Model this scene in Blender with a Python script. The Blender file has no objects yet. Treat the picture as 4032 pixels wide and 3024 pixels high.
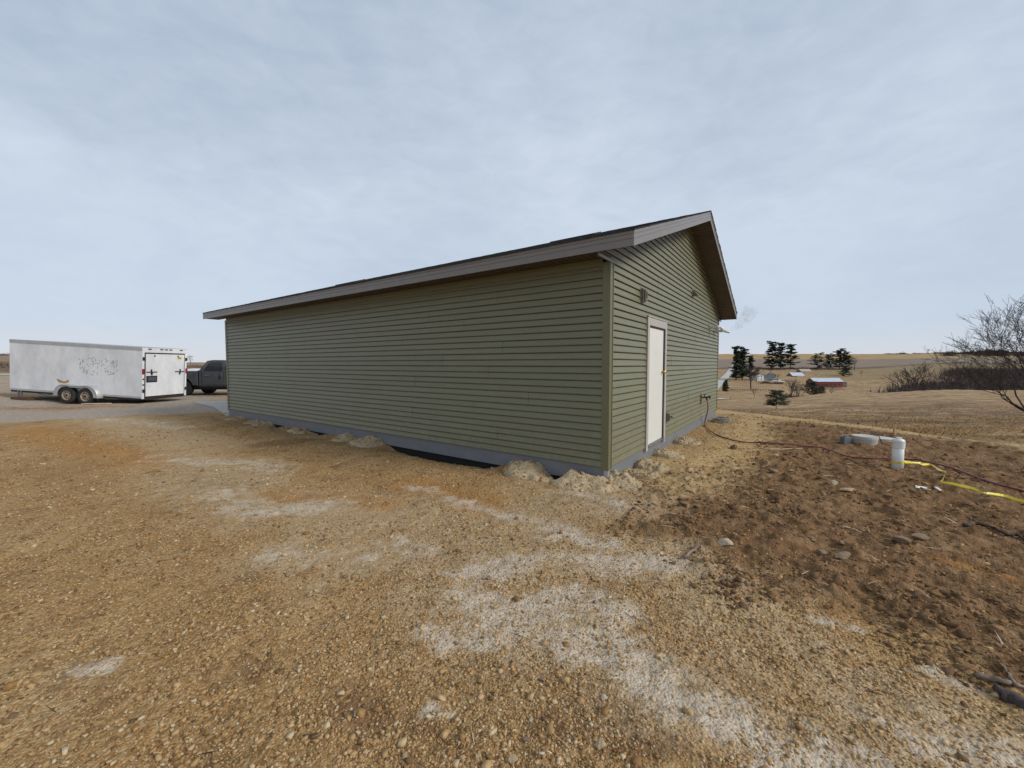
import bpy, bmesh, math, random
import numpy as np
from mathutils import Vector, Matrix, Euler
random.seed(7); RNG = np.random.default_rng(11)
SC = bpy.context.scene
COL = SC.collection
EYE = 1.70
# ------------------------------------------------------------------ camera
PITCH = math.atan(79/1590.0)
cam_d = bpy.data.cameras.new('camera'); cam = bpy.data.objects.new('camera', cam_d); COL.objects.link(cam)
cam_d.sensor_width = 36; cam_d.lens = 36*1590/4032; cam_d.clip_start = 0.05; cam_d.clip_end = 6000
cam.location = (0, 0, EYE); cam.rotation_euler = (math.pi/2-PITCH, 0, 0)
SC.camera = cam
# ------------------------------------------------------------------ light
SUN_EL, SUN_AZ = math.radians(34), math.radians(112)     # azimuth clockwise from +Y
sun_d = bpy.data.lights.new('sun', 'SUN'); sun_d.energy = 2.2; sun_d.angle = math.radians(18); sun_d.color = (1, .965, .91)
sun = bpy.data.objects.new('sun', sun_d); COL.objects.link(sun)
sd = Vector((math.sin(SUN_AZ)*math.cos(SUN_EL), math.cos(SUN_AZ)*math.cos(SUN_EL), math.sin(SUN_EL)))
sun.rotation_euler = sd.to_track_quat('Z', 'Y').to_euler()
W = bpy.data.worlds.new('World'); SC.world = W; W.use_nodes = True
nt = W.node_tree; N = nt.nodes; LK = nt.links
for n in list(N): N.remove(n)
out = N.new('ShaderNodeOutputWorld'); bg = N.new('ShaderNodeBackground'); bg.inputs[1].default_value = 0.1
sky = N.new('ShaderNodeTexSky'); sky.sky_type = 'NISHITA'; sky.sun_disc = False
sky.sun_elevation = SUN_EL; sky.sun_rotation = SUN_AZ
tc = N.new('ShaderNodeTexCoord'); sep = N.new('ShaderNodeSeparateXYZ'); LK.new(tc.outputs['Generated'], sep.inputs[0])
def M(op, a, b=None, clamp=False):
    n = N.new('ShaderNodeMath'); n.operation = op; n.use_clamp = clamp
    for i, v in enumerate((a, b)):
        if v is None: continue
        if isinstance(v, (int, float)): n.inputs[i].default_value = v
        else: LK.new(v, n.inputs[i])
    return n.outputs[0]
zz = M('ADD', M('MAXIMUM', sep.outputs[2], 0.0), 0.42)
px_ = M('DIVIDE', sep.outputs[0], zz); py_ = M('DIVIDE', sep.outputs[1], zz)
comb = N.new('ShaderNodeCombineXYZ'); LK.new(px_, comb.inputs[0]); LK.new(py_, comb.inputs[1])
def cloud(rot, scl, scale, detail, rough, dist=0.0):
    mp = N.new('ShaderNodeMapping'); LK.new(tc.outputs['Generated'], mp.inputs[0])
    mp.inputs['Rotation'].default_value = (0, rot, .15); mp.inputs['Scale'].default_value = scl
    t = N.new('ShaderNodeTexNoise'); LK.new(mp.outputs[0], t.inputs[0])
    t.inputs['Scale'].default_value = scale; t.inputs['Detail'].default_value = detail
    t.inputs['Roughness'].default_value = rough; t.inputs['Distortion'].default_value = dist
    return t.outputs[0]
c1 = cloud(.50, (.75, 1, 2.0), 2.2, 5, .55, .5)
c2 = cloud(.62, (.8, 1, 2.0), 14.0, 5, .6, .5)
c3 = cloud(-.3, (1, .8, 1.3), 1.1, 2, .4)
s = M('ADD', M('ADD', M('MULTIPLY', c1, .30), M('MULTIPLY', c2, .20)), M('MULTIPLY', c3, .55))
ramp = N.new('ShaderNodeValToRGB'); LK.new(s, ramp.inputs[0])
ramp.color_ramp.elements[0].position = .43; ramp.color_ramp.elements[0].color = (4.15, 4.95, 6.1, 1)
ramp.color_ramp.elements[1].position = .66; ramp.color_ramp.elements[1].color = (5.9, 6.65, 7.6, 1)
# near the horizon: a blue-grey band then a pale pinkish strip
hz = N.new('ShaderNodeValToRGB'); LK.new(sep.outputs[2], hz.inputs[0])
e = hz.color_ramp.elements
e[0].position = 0.0; e[0].color = (1, 1, 1, 1); e[1].position = .35; e[1].color = (0, 0, 0, 1)
hc = N.new('ShaderNodeValToRGB'); LK.new(sep.outputs[2], hc.inputs[0])
e = hc.color_ramp.elements
e[0].position = .0; e[0].color = (6.6, 6.6, 6.8, 1); e[1].position = .20; e[1].color = (5.0, 5.85, 7.1, 1)
m = hc.color_ramp.elements.new(.03); m.color = (6.0, 6.4, 7.1, 1)
m = hc.color_ramp.elements.new(.075); m.color = (5.4, 6.1, 7.2, 1)
mixh = N.new('ShaderNodeMix'); mixh.data_type = 'RGBA'
LK.new(M('MULTIPLY', hz.outputs[0], .8), mixh.inputs[0]); LK.new(ramp.outputs[0], mixh.inputs[6]); LK.new(hc.outputs[0], mixh.inputs[7])
mixs = N.new('ShaderNodeMix'); mixs.data_type = 'RGBA'; mixs.inputs[0].default_value = .93
LK.new(sky.outputs[0], mixs.inputs[6]); LK.new(mixh.outputs[2], mixs.inputs[7])
LK.new(mixs.outputs[2], bg.inputs[0]); LK.new(bg.outputs[0], out.inputs[0])
SC.view_settings.view_transform = 'Standard'; SC.view_settings.look = 'None'
SC.view_settings.exposure = 0.14; SC.view_settings.gamma = 1.0; SC.view_settings.use_curve_mapping = False
SC.render.engine = 'CYCLES'
try: SC.cycles.volume_step_rate = 2; SC.cycles.volume_bounces = 1
except Exception: pass

# ------------------------------------------------------------------ helpers
def ray(px, py):
    dx = (px-2016)/1590.0; du = (1512-py)/1590.0
    c, s_ = math.cos(PITCH), math.sin(PITCH)
    return dx, c+du*s_, du*c-s_
def at(px, py, Y):                      # world point seen at a pixel, at distance Y
    d = ray(px, py); t = Y/d[1]; return Vector((d[0]*t, Y, EYE+d[2]*t))

def _hash(ix, iy, seed):
    h = (ix.astype(np.int64)*374761393 + iy.astype(np.int64)*668265263 + seed*974634777) & 0x7fffffff
    h = ((h ^ (h >> 13))*1274126177) & 0x7fffffff
    return ((h ^ (h >> 16)) & 0xffff)/65535.0
def vnoise(x, y, seed=0):
    x = np.asarray(x, float); y = np.asarray(y, float)
    ix = np.floor(x); iy = np.floor(y); fx = x-ix; fy = y-iy
    fx = fx*fx*fx*(fx*(fx*6-15)+10); fy = fy*fy*fy*(fy*(fy*6-15)+10)
    ix = ix.astype(np.int64); iy = iy.astype(np.int64)
    a = _hash(ix, iy, seed); b = _hash(ix+1, iy, seed); c = _hash(ix, iy+1, seed); d = _hash(ix+1, iy+1, seed)
    return (a*(1-fx)+b*fx)*(1-fy)+(c*(1-fx)+d*fx)*fy
def fbm(x, y, seed=0, octv=4, gain=.5):
    v = 0; amp = 1; tot = 0; f = 1
    for i in range(octv):
        ca, sa = math.cos(i*1.3), math.sin(i*1.3)
        v = v+amp*vnoise((x*ca-y*sa)*f+i*17.3, (x*sa+y*ca)*f-i*9.1, seed+i); tot += amp; amp *= gain; f *= 2.03
    return v/tot
def sstep(a, b, x):
    t = np.clip((x-a)/(b-a), 0, 1); return t*t*(3-2*t)
def seg_dist(x, y, pts):
    d = np.full(np.shape(x), 1e9)
    for (x0, y0), (x1, y1) in zip(pts[:-1], pts[1:]):
        dx, dy = x1-x0, y1-y0; L2 = dx*dx+dy*dy+1e-9
        t = np.clip(((x-x0)*dx+(y-y0)*dy)/L2, 0, 1)
        d = np.minimum(d, np.hypot(x-x0-t*dx, y-y0-t*dy))
    return d
def in_poly(x, y, pts):
    ins = np.zeros(np.shape(x), bool); n = len(pts)
    for i in range(n):
        x0, y0 = pts[i]; x1, y1 = pts[(i+1) % n]
        if y0 == y1: continue
        c = ((y0 > y) != (y1 > y)) & (x < (x1-x0)*(y-y0)/(y1-y0)+x0)
        ins ^= c
    return ins
def sdist(x, y, pts):                  # negative inside
    d = seg_dist(x, y, pts+[pts[0]]); return np.where(in_poly(x, y, pts), -d, d)

# ------------------------------------------------------------------ the lie of the land
BC = Vector((1.3157, 5.5288)); BH = math.radians(54.65); BW, BL = 9.03, 12.73
VV = Vector((math.cos(BH), math.sin(BH))); UU = Vector((-math.sin(BH), math.cos(BH)))
def bl(x, y): p = BC+VV*x+UU*y; return p.x, p.y      # building-local to world
YARD = [(-140, -60), (10.9, -60), (10.6, 5.8), (10.4, 8.2), (10.0, 10.3), (9.3, 12.0), (8.0, 14.6), (7.2, 16.8), (2, 26), (-12, 45), (-40, 62), (-140, 66)]
def g0(px, py, z=-1.70):               # pixel to flat yard
    d = ray(px, py); t = z/d[2]; return (d[0]*t, d[1]*t)
D = 1.8228                              # full view shrink factor
def gd(x, y): return g0(x*D, y*D)
DIRT = [gd(*p) for p in [(1352, 1046), (1400, 1096), (1330, 1150), (1420, 1190), (1500, 1250), (1560, 1300), (1650, 1295), (1760, 1315), (1880, 1360), (2000, 1415), (2130, 1475), (2212, 1520), (2330, 1600)]] + [(3.3, 0.2), (9, -1)] + [(10.6, 0), (10.6, 5.8), (10.4, 8.2), (9.6, 10.0), (8.6, 11.4), (7.6, 13.2)] + [bl(BW+1.2, -.9), bl(6.5, -1.6), bl(3.5, -1.5), bl(1.2, -.35)]
WHITE = [([gd(1080, 1320), gd(1220, 1340), gd(1340, 1400), gd(1480, 1510)], .22), ([gd(360, 985), gd(450, 995), gd(600, 1010)], 0.361), ([gd(450, 1065), gd(560, 1100), gd(700, 1090)], 0.285), ([gd(640, 1190), gd(760, 1190), gd(900, 1170)], 0.210),
         ([gd(900, 1050), gd(1100, 1110), gd(1300, 1180)], 0.152), ([gd(1180, 1050), gd(1340, 1090)], 0.238),
         ([gd(1040, 1290), gd(1140, 1320), gd(1230, 1290), gd(1350, 1330)], 0.152), ([gd(960, 1370), gd(1060, 1380)], 0.095),
         ([gd(1180, 1350), gd(1330, 1440), gd(1420, 1500)], 0.171), ([gd(1420, 1500), gd(1560, 1560), gd(1760, 1655)], 0.210), ([gd(1020, 1230), gd(1280, 1215), gd(1480, 1235)], 0.171),
         ([gd(950, 1500), gd(990, 1515)], 0.057), ([gd(135, 1440), gd(215, 1440)], 0.071),
         ([gd(1990, 1430), gd(2100, 1470)], 0.076), ([gd(1980, 1570), gd(2220, 1640)], 0.162), ([gd(1740, 1330), gd(1850, 1345)], 0.038), ([gd(1150, 1160), gd(1260, 1165)], 0.095),
         ([gd(230, 905), gd(400, 925)], 0.333)]
DARKP = [([gd(420, 1035), gd(520, 1050)], .22), ([gd(870, 1175), gd(980, 1195)], .15), ([gd(780, 1490), gd(930, 1560)], .12), ([gd(1200, 1560), gd(1480, 1500)], .13), ([gd(1330, 1610), gd(1440, 1600)], .08),
         ([gd(560, 960), gd(650, 955)], .3), ([gd(500, 1455), gd(560, 1480)], .06), ([gd(1240, 1230), gd(1420, 1260)], .10), ([gd(1200, 1080), gd(1380, 1105)], .12), ([gd(1310, 1420), gd(1420, 1430)], .05)]
RUST = [([gd(700, 1075), gd(830, 1090)], .22), ([gd(1030, 1090), gd(1060, 1100)], .2), ([gd(1590, 1165), gd(1610, 1170)], .07), ([gd(1935, 1050), gd(2000, 1058)], .06), ([gd(2020, 1220), gd(2180, 1260)], .08), ([gd(1800, 1400), gd(1840, 1410)], .04), ([gd(900, 1040), gd(1050, 1080)], .3), ([gd(60, 930), gd(330, 1000)], .5), ([gd(580, 1060), gd(640, 1075)], .2)]
SAND = [([bl(.8, -.8), bl(3, -.9), bl(6, -1.0), bl(9, -.9)], .75), ([(10.5, 7.3), (10.2, 9.5), (9.4, 11.4), (8.3, 13.8)], .45), ([(8.3, 13.8), (6.9, 15.5), (5.5, 18)], 1.8)]
PALE = [([gd(380, 980), gd(560, 1080), gd(800, 1110), gd(1100, 1110), gd(1340, 1080)], 0.619), ([gd(700, 1190), gd(1000, 1190), gd(1350, 1220), gd(1480, 1240)], 0.473), ([gd(1000, 1290), gd(1250, 1370), gd(1500, 1500), gd(1900, 1640)], 0.406), ([gd(1560, 1330), gd(1850, 1420), gd(2212, 1600)], 0.293), ([gd(230, 905), gd(450, 960)], 0.674)]
DRIVE = [g0(-300, 1640), g0(0, 1634), g0(300, 1617), g0(560, 1601), g0(760, 1588), g0(845, 1588), g0(843, 1606), g0(620, 1622), g0(350, 1645), g0(0, 1666), g0(-300, 1695)]
_yr = [0, 12, 15, 20, 25, 35, 50, 76, 110, 150, 200, 260, 350, 450, 550, 750, 1000, 1300, 6000]
_A = [-1.7, -2.2, -2.7, -3.3, -3.85, -4.9, -6.4, -8.4, -10.6, -13.4, -16.2, -17.2, -16.2, -12.0, -3.6, 10, 24.3, 26, -60]
_B = [-1.7, -2.2, -2.7, -3.3, -3.85, -4.9, -6.4, -8.4, -10.0, -10.9, -19.0, -23.5, -19.5, -11.0, -3.0, 9, 24.3, 26, -60]
_C = [-1.7, -2.2, -2.7, -3.3, -3.85, -4.9, -6.4, -8.0, -8.9, -9.3, -20.0, -21.5, -12.0, -2.5, 2.0, 12, 26.5, 27, -60]
_yl = [0, 50, 80, 120, 200, 400, 700, 1000, 6000]
_L1 = [-1.7, -1.75, -1.7, -1.0, 1.6, 8.3, 12, 14, -60]
_L0 = [-1.7, -1.75, -1.7, -1.5, -.9, 1.0, 2, 3, -60]
def MEAD(x, y):
    Y = np.maximum(y, 6.0); S = x/Y
    a = np.interp(Y, _yr, _A); b = np.interp(Y, _yr, _B); c = np.interp(Y, _yr, _C)
    r = a+(b-a)*sstep(.62, .80, S); r = r+(c-r)*sstep(.85, 1.1, S)
    l = np.interp(Y, _yl, _L0); l1 = np.interp(Y, _yl, _L1)
    l = l+(l1-l)*sstep(.75, 1.25, -S)
    z = l+(r-l)*sstep(-.05, .42, S)
    w = sstep(20, 90, Y)
    z = z+w*(fbm(x/45, y/45, 5, 3)-.5)*1.6+(fbm(x/6, y/6, 8, 3)-.5)*.35*sstep(8, 30, Y)*sstep(900, 200, Y)
    return z
def mask(x, y, strokes, warp=.17, soft=1.0):
    wx = x+(fbm(x/.7, y/.7, 31, 4, .6)-.5)*warp*2.2; wy = y+(fbm(x/.7, y/.7, 41, 4, .6)-.5)*warp*2.2
    m_ = np.zeros(np.shape(x))
    for pts, r in strokes:
        cx = sum(p[0] for p in pts)/len(pts); cy = sum(p[1] for p in pts)/len(pts)
        if len(pts) == 1: pts = pts*2
        d = seg_dist(wx, wy, pts)/r
        m_ = np.maximum(m_, (1-sstep(.1, 2.1, d)))
    return m_
def H(x, y, detail=True):
    x = np.asarray(x, float); y = np.asarray(y, float)
    dy = sdist(x, y, YARD)
    base = -1.70+.075*np.clip(-x-18.8, 0, 4)
    base = base+.0*x
    dd = sdist(x, y, DIRT); dirt = 1-sstep(-.35, .15, dd+(fbm(x/.6, y/.6, 77, 3)-.5)*.7)
    lx = (x-BC.x)*VV.x+(y-BC.y)*VV.y; ly = (x-BC.x)*UU.x+(y-BC.y)*UU.y
    dbx = np.maximum(np.maximum(-lx, lx-BW), 0); dby = np.maximum(np.maximum(-ly, ly-BL), 0)
    db = np.hypot(dbx, dby)
    win = np.maximum(np.maximum(sstep(1.7, 2.1, ly)*(1-sstep(4.3, 4.9, ly)), sstep(.45, .65, ly)*(1-sstep(.9, 1.1, ly))), np.maximum(sstep(6.9, 7.3, ly)*(1-sstep(7.9, 8.3, ly)), sstep(9.0, 9.2, ly)*(1-sstep(9.6, 9.9, ly))))*(lx < .1)
    base = base+(.035-.135*win*(.55+.9*fbm(x/.4, y/.4, 33, 3)))*(1-sstep(.05, .42, db)) + .05*np.exp(-((db-.75)/.4)**2)
    base = base+.10*dirt*sstep(.6, 2.5, db)*(fbm(x/1.9, y/1.9, 12, 2)*1.4-.35)
    if detail:
        base = base+(fbm(x/1.1, y/1.1, 3, 3)-.5)*.05
        base = base+(fbm(x/.16, y/.16, 21, 4, .62)-.5)*(.042+.060*dirt)+(fbm(x/.55, y/.55, 27, 3, .55)-.5)*.07*dirt
        rd = np.abs(fbm(x/.32, y/.32, 61, 3)-.5)*2
        base = base+dirt*(.045*(1-rd)**3-.01)
    m_ = MEAD(x, y)
    # shoulder of the yard falls away
    k = sstep(-.3, 6.5, dy)
    z = base+(m_-base)*k
    z = z-.10*sstep(-.1, .8, dy)*(1-sstep(3, 8, dy))*(x > 0)
    z = np.where(dy < -.3, base, z)
    return z+EYE
def h1(x, y): return float(H(np.array([x]), np.array([y]))[0])
def gp(px, py):                        # pixel to the real ground, marching the ray
    d = ray(px, py); z = -1.70
    if d[2] >= 0: raise ValueError
    t = 1.70/-d[2]
    for _ in range(12):
        zz_ = h1(d[0]*t, d[1]*t)-EYE
        t = t*.5+.5*(zz_/d[2])
    x, y = d[0]*t, d[1]*t
    return Vector((x, y, h1(x, y)))

# ------------------------------------------------------------------ materials
MATS = {}
def newmat(name):
    m_ = bpy.data.materials.new(name); m_.use_nodes = True; t = m_.node_tree
    b = t.nodes['Principled BSDF']; return m_, t, b
def mat(name, col, rough=.6, var=.12, scale=8, bump=0.0, bscale=60, metal=0.0, spec=.4, dirt=None, damt=.0, dscale=3, stretch=None, rnd=0.0, coat=0):
    if name in MATS: return MATS[name]
    m_, t, b = newmat(name); n = t.nodes; l = t.links
    tc_ = n.new('ShaderNodeTexCoord'); src = tc_.outputs['Object']
    if stretch:
        mp = n.new('ShaderNodeMapping'); mp.inputs['Scale'].default_value = stretch; l.new(src, mp.inputs[0]); src = mp.outputs[0]
    nz = n.new('ShaderNodeTexNoise'); nz.inputs['Scale'].default_value = scale; nz.inputs['Detail'].default_value = 6; nz.inputs['Roughness'].default_value = .6
    l.new(src, nz.inputs['Vector'])
    r = n.new('ShaderNodeValToRGB'); l.new(nz.outputs[0], r.inputs[0])
    r.color_ramp.elements[0].position = .3; r.color_ramp.elements[1].position = .7
    r.color_ramp.elements[0].color = (*[c*(1-var) for c in col], 1); r.color_ramp.elements[1].color = (*[min(1, c*(1+var)) for c in col], 1)
    c = r.outputs[0]
    if dirt:
        n2 = n.new('ShaderNodeTexNoise'); n2.inputs['Scale'].default_value = dscale; n2.inputs['Detail'].default_value = 9; n2.inputs['Roughness'].default_value = .68
        l.new(src, n2.inputs['Vector'])
        mr = n.new('ShaderNodeMapRange'); mr.inputs[1].default_value = .5; mr.inputs[2].default_value = .72; mr.inputs[4].default_value = damt; l.new(n2.outputs[0], mr.inputs[0])
        mx = n.new('ShaderNodeMix'); mx.data_type = 'RGBA'; l.new(mr.outputs[0], mx.inputs[0]); l.new(c, mx.inputs[6]); mx.inputs[7].default_value = (*dirt, 1); c = mx.outputs[2]
    if rnd:
        oi = n.new('ShaderNodeObjectInfo'); mr = n.new('ShaderNodeMapRange'); mr.inputs[3].default_value = 1-rnd; mr.inputs[4].default_value = 1+rnd; l.new(oi.outputs['Random'], mr.inputs[0])
        vm = n.new('ShaderNodeVectorMath'); vm.operation = 'SCALE'; l.new(c, vm.inputs[0]); l.new(mr.outputs[0], vm.inputs['Scale']); c = vm.outputs[0]
    l.new(c, b.inputs['Base Color'])
    b.inputs['Roughness'].default_value = rough; b.inputs['Metallic'].default_value = metal; b.inputs['Specular IOR Level'].default_value = spec
    if coat: b.inputs['Coat Weight'].default_value = coat; b.inputs['Coat Roughness'].default_value = .15
    if bump:
        n3 = n.new('ShaderNodeTexNoise'); n3.inputs['Scale'].default_value = bscale; n3.inputs['Detail'].default_value = 4; l.new(src, n3.inputs['Vector'])
        bp = n.new('ShaderNodeBump'); bp.inputs['Strength'].default_value = bump; bp.inputs['Distance'].default_value = .01
        l.new(n3.outputs[0], bp.inputs['Height']); l.new(bp.outputs[0], b.inputs['Normal'])
    MATS[name] = m_; return m_

SIDING = (.170, .166, .096)
m_side = mat('olive vinyl siding', SIDING, .42, .05, 2.2, bump=.25, bscale=14, stretch=(1, 1, 9), rnd=.035, spec=.45, dirt=(.26, .24, .17), damt=.18, dscale=1.3)
m_post = mat('olive vinyl trim', (.155, .150, .076), .42, .05, 3, spec=.45)
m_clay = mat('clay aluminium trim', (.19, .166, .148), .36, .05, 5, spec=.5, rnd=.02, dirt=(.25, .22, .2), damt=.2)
m_soff = mat('shaded clay soffit', (.085, .064, .052), .5, .08, 5, rnd=.08)  # clay colour darkened to paint in the shade under the overhang
m_core = mat('gap shade core', (.012, .012, .012), .9)  # near-black colour paints in shade behind gaps and under the skirt
m_skirt = mat('grey foundation skirt', (.18, .188, .20), .5, .06, 2, spec=.4, stretch=(1, 1, 3), dirt=(.27, .25, .2), damt=.5, dscale=2.5)
m_shing = mat('charcoal shingle', (.045, .043, .042), .95, .5, 60, bump=1, bscale=220)
m_door = mat('white door paint', (.70, .69, .635), .45, .02, 3, dirt=(.55, .54, .5), damt=.18, dscale=2)
m_beige = mat('taupe door trim', (.42, .385, .345), .5, .04, 5, dirt=(.3, .27, .23), damt=.3)
m_dark = mat('dark seal', (.025, .023, .022), .6)
m_brass = mat('polished brass', (.75, .52, .16), .22, .03, metal=1)
m_pvc = mat('white pipe plastic', (.74, .74, .72), .4, .03, 6, dirt=(.38, .3, .22), damt=.45, dscale=5)
m_flue = mat('clean white flue pipe', (.80, .80, .79), .35, .02, 4)
m_vent = mat('olive vent plastic', (.15, .15, .10), .5, .05)
m_conc = mat('pale concrete', (.40, .375, .33), .9, .16, 9, bump=.5, bscale=50, dirt=(.28, .25, .2), damt=.6, dscale=4)
m_black = mat('black plastic', (.018, .018, .02), .5)
m_hose = mat('dark red hose rubber', (.17, .018, .03), .4, .1, 20)
m_tape = mat('yellow ribbon', (.78, .62, .03), .4, .12, 9, dirt=(.2, .17, .06), damt=.7, dscale=14)
m_steel = mat('weathered steel', (.22, .21, .20), .5, .2, 12, metal=.6)
m_galv = mat('galvanised conduit', (.42, .43, .45), .45, .1, 12, metal=.5)

# ------------------------------------------------------------------ mesh helpers
def link(name, me, m_=None, parent=None, smooth=False):
    o = bpy.data.objects.new(name, me); COL.objects.link(o)
    if m_ is not None and len(me.materials) == 0: me.materials.append(m_)
    if parent is not None: o.parent = parent
    if smooth: me.polygons.foreach_set('use_smooth', [True]*len(me.polygons))
    return o
def tag(o, label=None, cat=None, group=None, kind=None):
    if label: o['label'] = label
    if cat: o['category'] = cat
    if group: o['group'] = group
    if kind: o['kind'] = kind
    return o
def thing(name, label, cat, loc=(0, 0, 0), rz=0, group=None, parent=None):
    o = bpy.data.objects.new(name, None); COL.objects.link(o); o.location = loc; o.rotation_euler = (0, 0, rz); o.empty_display_size = .2
    return tag(o, label, cat, group)
class MB:
    def __init__(self): self.bm = bmesh.new()
    def box(self, x0, y0, z0, x1, y1, z1, mtx=None, bev=0):
        r = bmesh.ops.create_cube(self.bm, size=1); vs = r['verts']
        bmesh.ops.scale(self.bm, vec=(abs(x1-x0), abs(y1-y0), abs(z1-z0)), verts=vs)
        bmesh.ops.translate(self.bm, vec=((x0+x1)/2, (y0+y1)/2, (z0+z1)/2), verts=vs)
        if mtx is not None: bmesh.ops.transform(self.bm, matrix=mtx, verts=vs)
        if bev: 
            es = list({e for v in vs for e in v.link_edges}); bmesh.ops.bevel(self.bm, geom=es, offset=bev, segments=2, affect='EDGES', profile=.7)
        return self
    def cyl(self, p0, p1, r0, r1=None, seg=12, caps=True):
        r1 = r0 if r1 is None else r1; p0 = Vector(p0); p1 = Vector(p1); d = p1-p0; L = d.length
        if L < 1e-6: return self
        mt = Matrix.Translation((p0+p1)/2) @ d.to_track_quat('Z', 'Y').to_matrix().to_4x4()
        bmesh.ops.create_cone(self.bm, cap_ends=caps, segments=seg, radius1=r0, radius2=r1, depth=L, matrix=mt); return self
    def sph(self, c, r, sc=(1, 1, 1), seg=12):
        bmesh.ops.create_uvsphere(self.bm, u_segments=seg, v_segments=max(6, seg//2), radius=r, matrix=Matrix.Translation(c) @ Matrix.Diagonal((*sc, 1))); return self
    def poly(self, pts):
        vs = [self.bm.verts.new(p) for p in pts]; self.bm.faces.new(vs); return self
    def prism(self, pts, off):              # extrude a planar polygon by off
        off = Vector(off); a = [self.bm.verts.new(p) for p in pts]; b = [self.bm.verts.new(Vector(p)+off) for p in pts]
        n = len(pts); self.bm.faces.new(a); self.bm.faces.new(b[::-1])
        for i in range(n): self.bm.faces.new((a[i], b[i], b[(i+1) % n], a[(i+1) % n]))
        return self
    def tube(self, pts, r, seg=8):
        pts = [Vector(p) for p in pts]; rings = []
        for i, p in enumerate(pts):
            d = (pts[min(i+1, len(pts)-1)]-pts[max(i-1, 0)]).normalized()
            q = d.to_track_quat('Z', 'Y'); rr = r[i] if isinstance(r, (list, tuple)) else r
            rings.append([self.bm.verts.new(p+q @ Vector((rr*math.cos(2*math.pi*k/seg), rr*math.sin(2*math.pi*k/seg), 0))) for k in range(seg)])
        for a, b in zip(rings[:-1], rings[1:]):
            # align rings
            best = min(range(seg), key=lambda s_: (a[0].co-b[s_].co).length); b[:] = b[best:]+b[:best]
            for k in range(seg): self.bm.faces.new((a[k], a[(k+1) % seg], b[(k+1) % seg], b[k]))
        self.bm.faces.new(rings[0][::-1]); self.bm.faces.new(rings[-1]); return self
    def cut(self, co, no):                  # remove what lies on the side of +no
        g = self.bm.verts[:]+self.bm.edges[:]+self.bm.faces[:]
        bmesh.ops.bisect_plane(self.bm, geom=g, plane_co=co, plane_no=no, clear_outer=True, clear_inner=False); return self
    def mesh(self, name, fix=True):
        if fix: bmesh.ops.recalc_face_normals(self.bm, faces=self.bm.faces[:])
        me = bpy.data.meshes.new(name); self.bm.to_mesh(me); self.bm.free(); return me
    def build(self, name, m_, parent=None, smooth=False, fix=True):
        return link(name, self.mesh(name, fix), m_, parent, smooth)
def np_mesh(name, verts, faces, m_=None):     # faces: (n,k) array
    me = bpy.data.meshes.new(name); verts = np.asarray(verts, np.float32); faces = np.asarray(faces, np.int32); k = faces.shape[1]
    me.vertices.add(len(verts)); me.vertices.foreach_set('co', verts.ravel())
    me.loops.add(faces.size); me.loops.foreach_set('vertex_index', faces.ravel())
    me.polygons.add(len(faces)); me.polygons.foreach_set('loop_start', np.arange(0, faces.size, k, dtype=np.int32)); me.polygons.foreach_set('loop_total', np.full(len(faces), k, np.int32))
    me.update(calc_edges=True)
    if m_: me.materials.append(m_)
    return me
def fattr(me, name, data, dom='POINT'):
    a = me.attributes.new(name, 'FLOAT', dom); a.data.foreach_set('value', np.asarray(data, np.float32))

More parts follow.
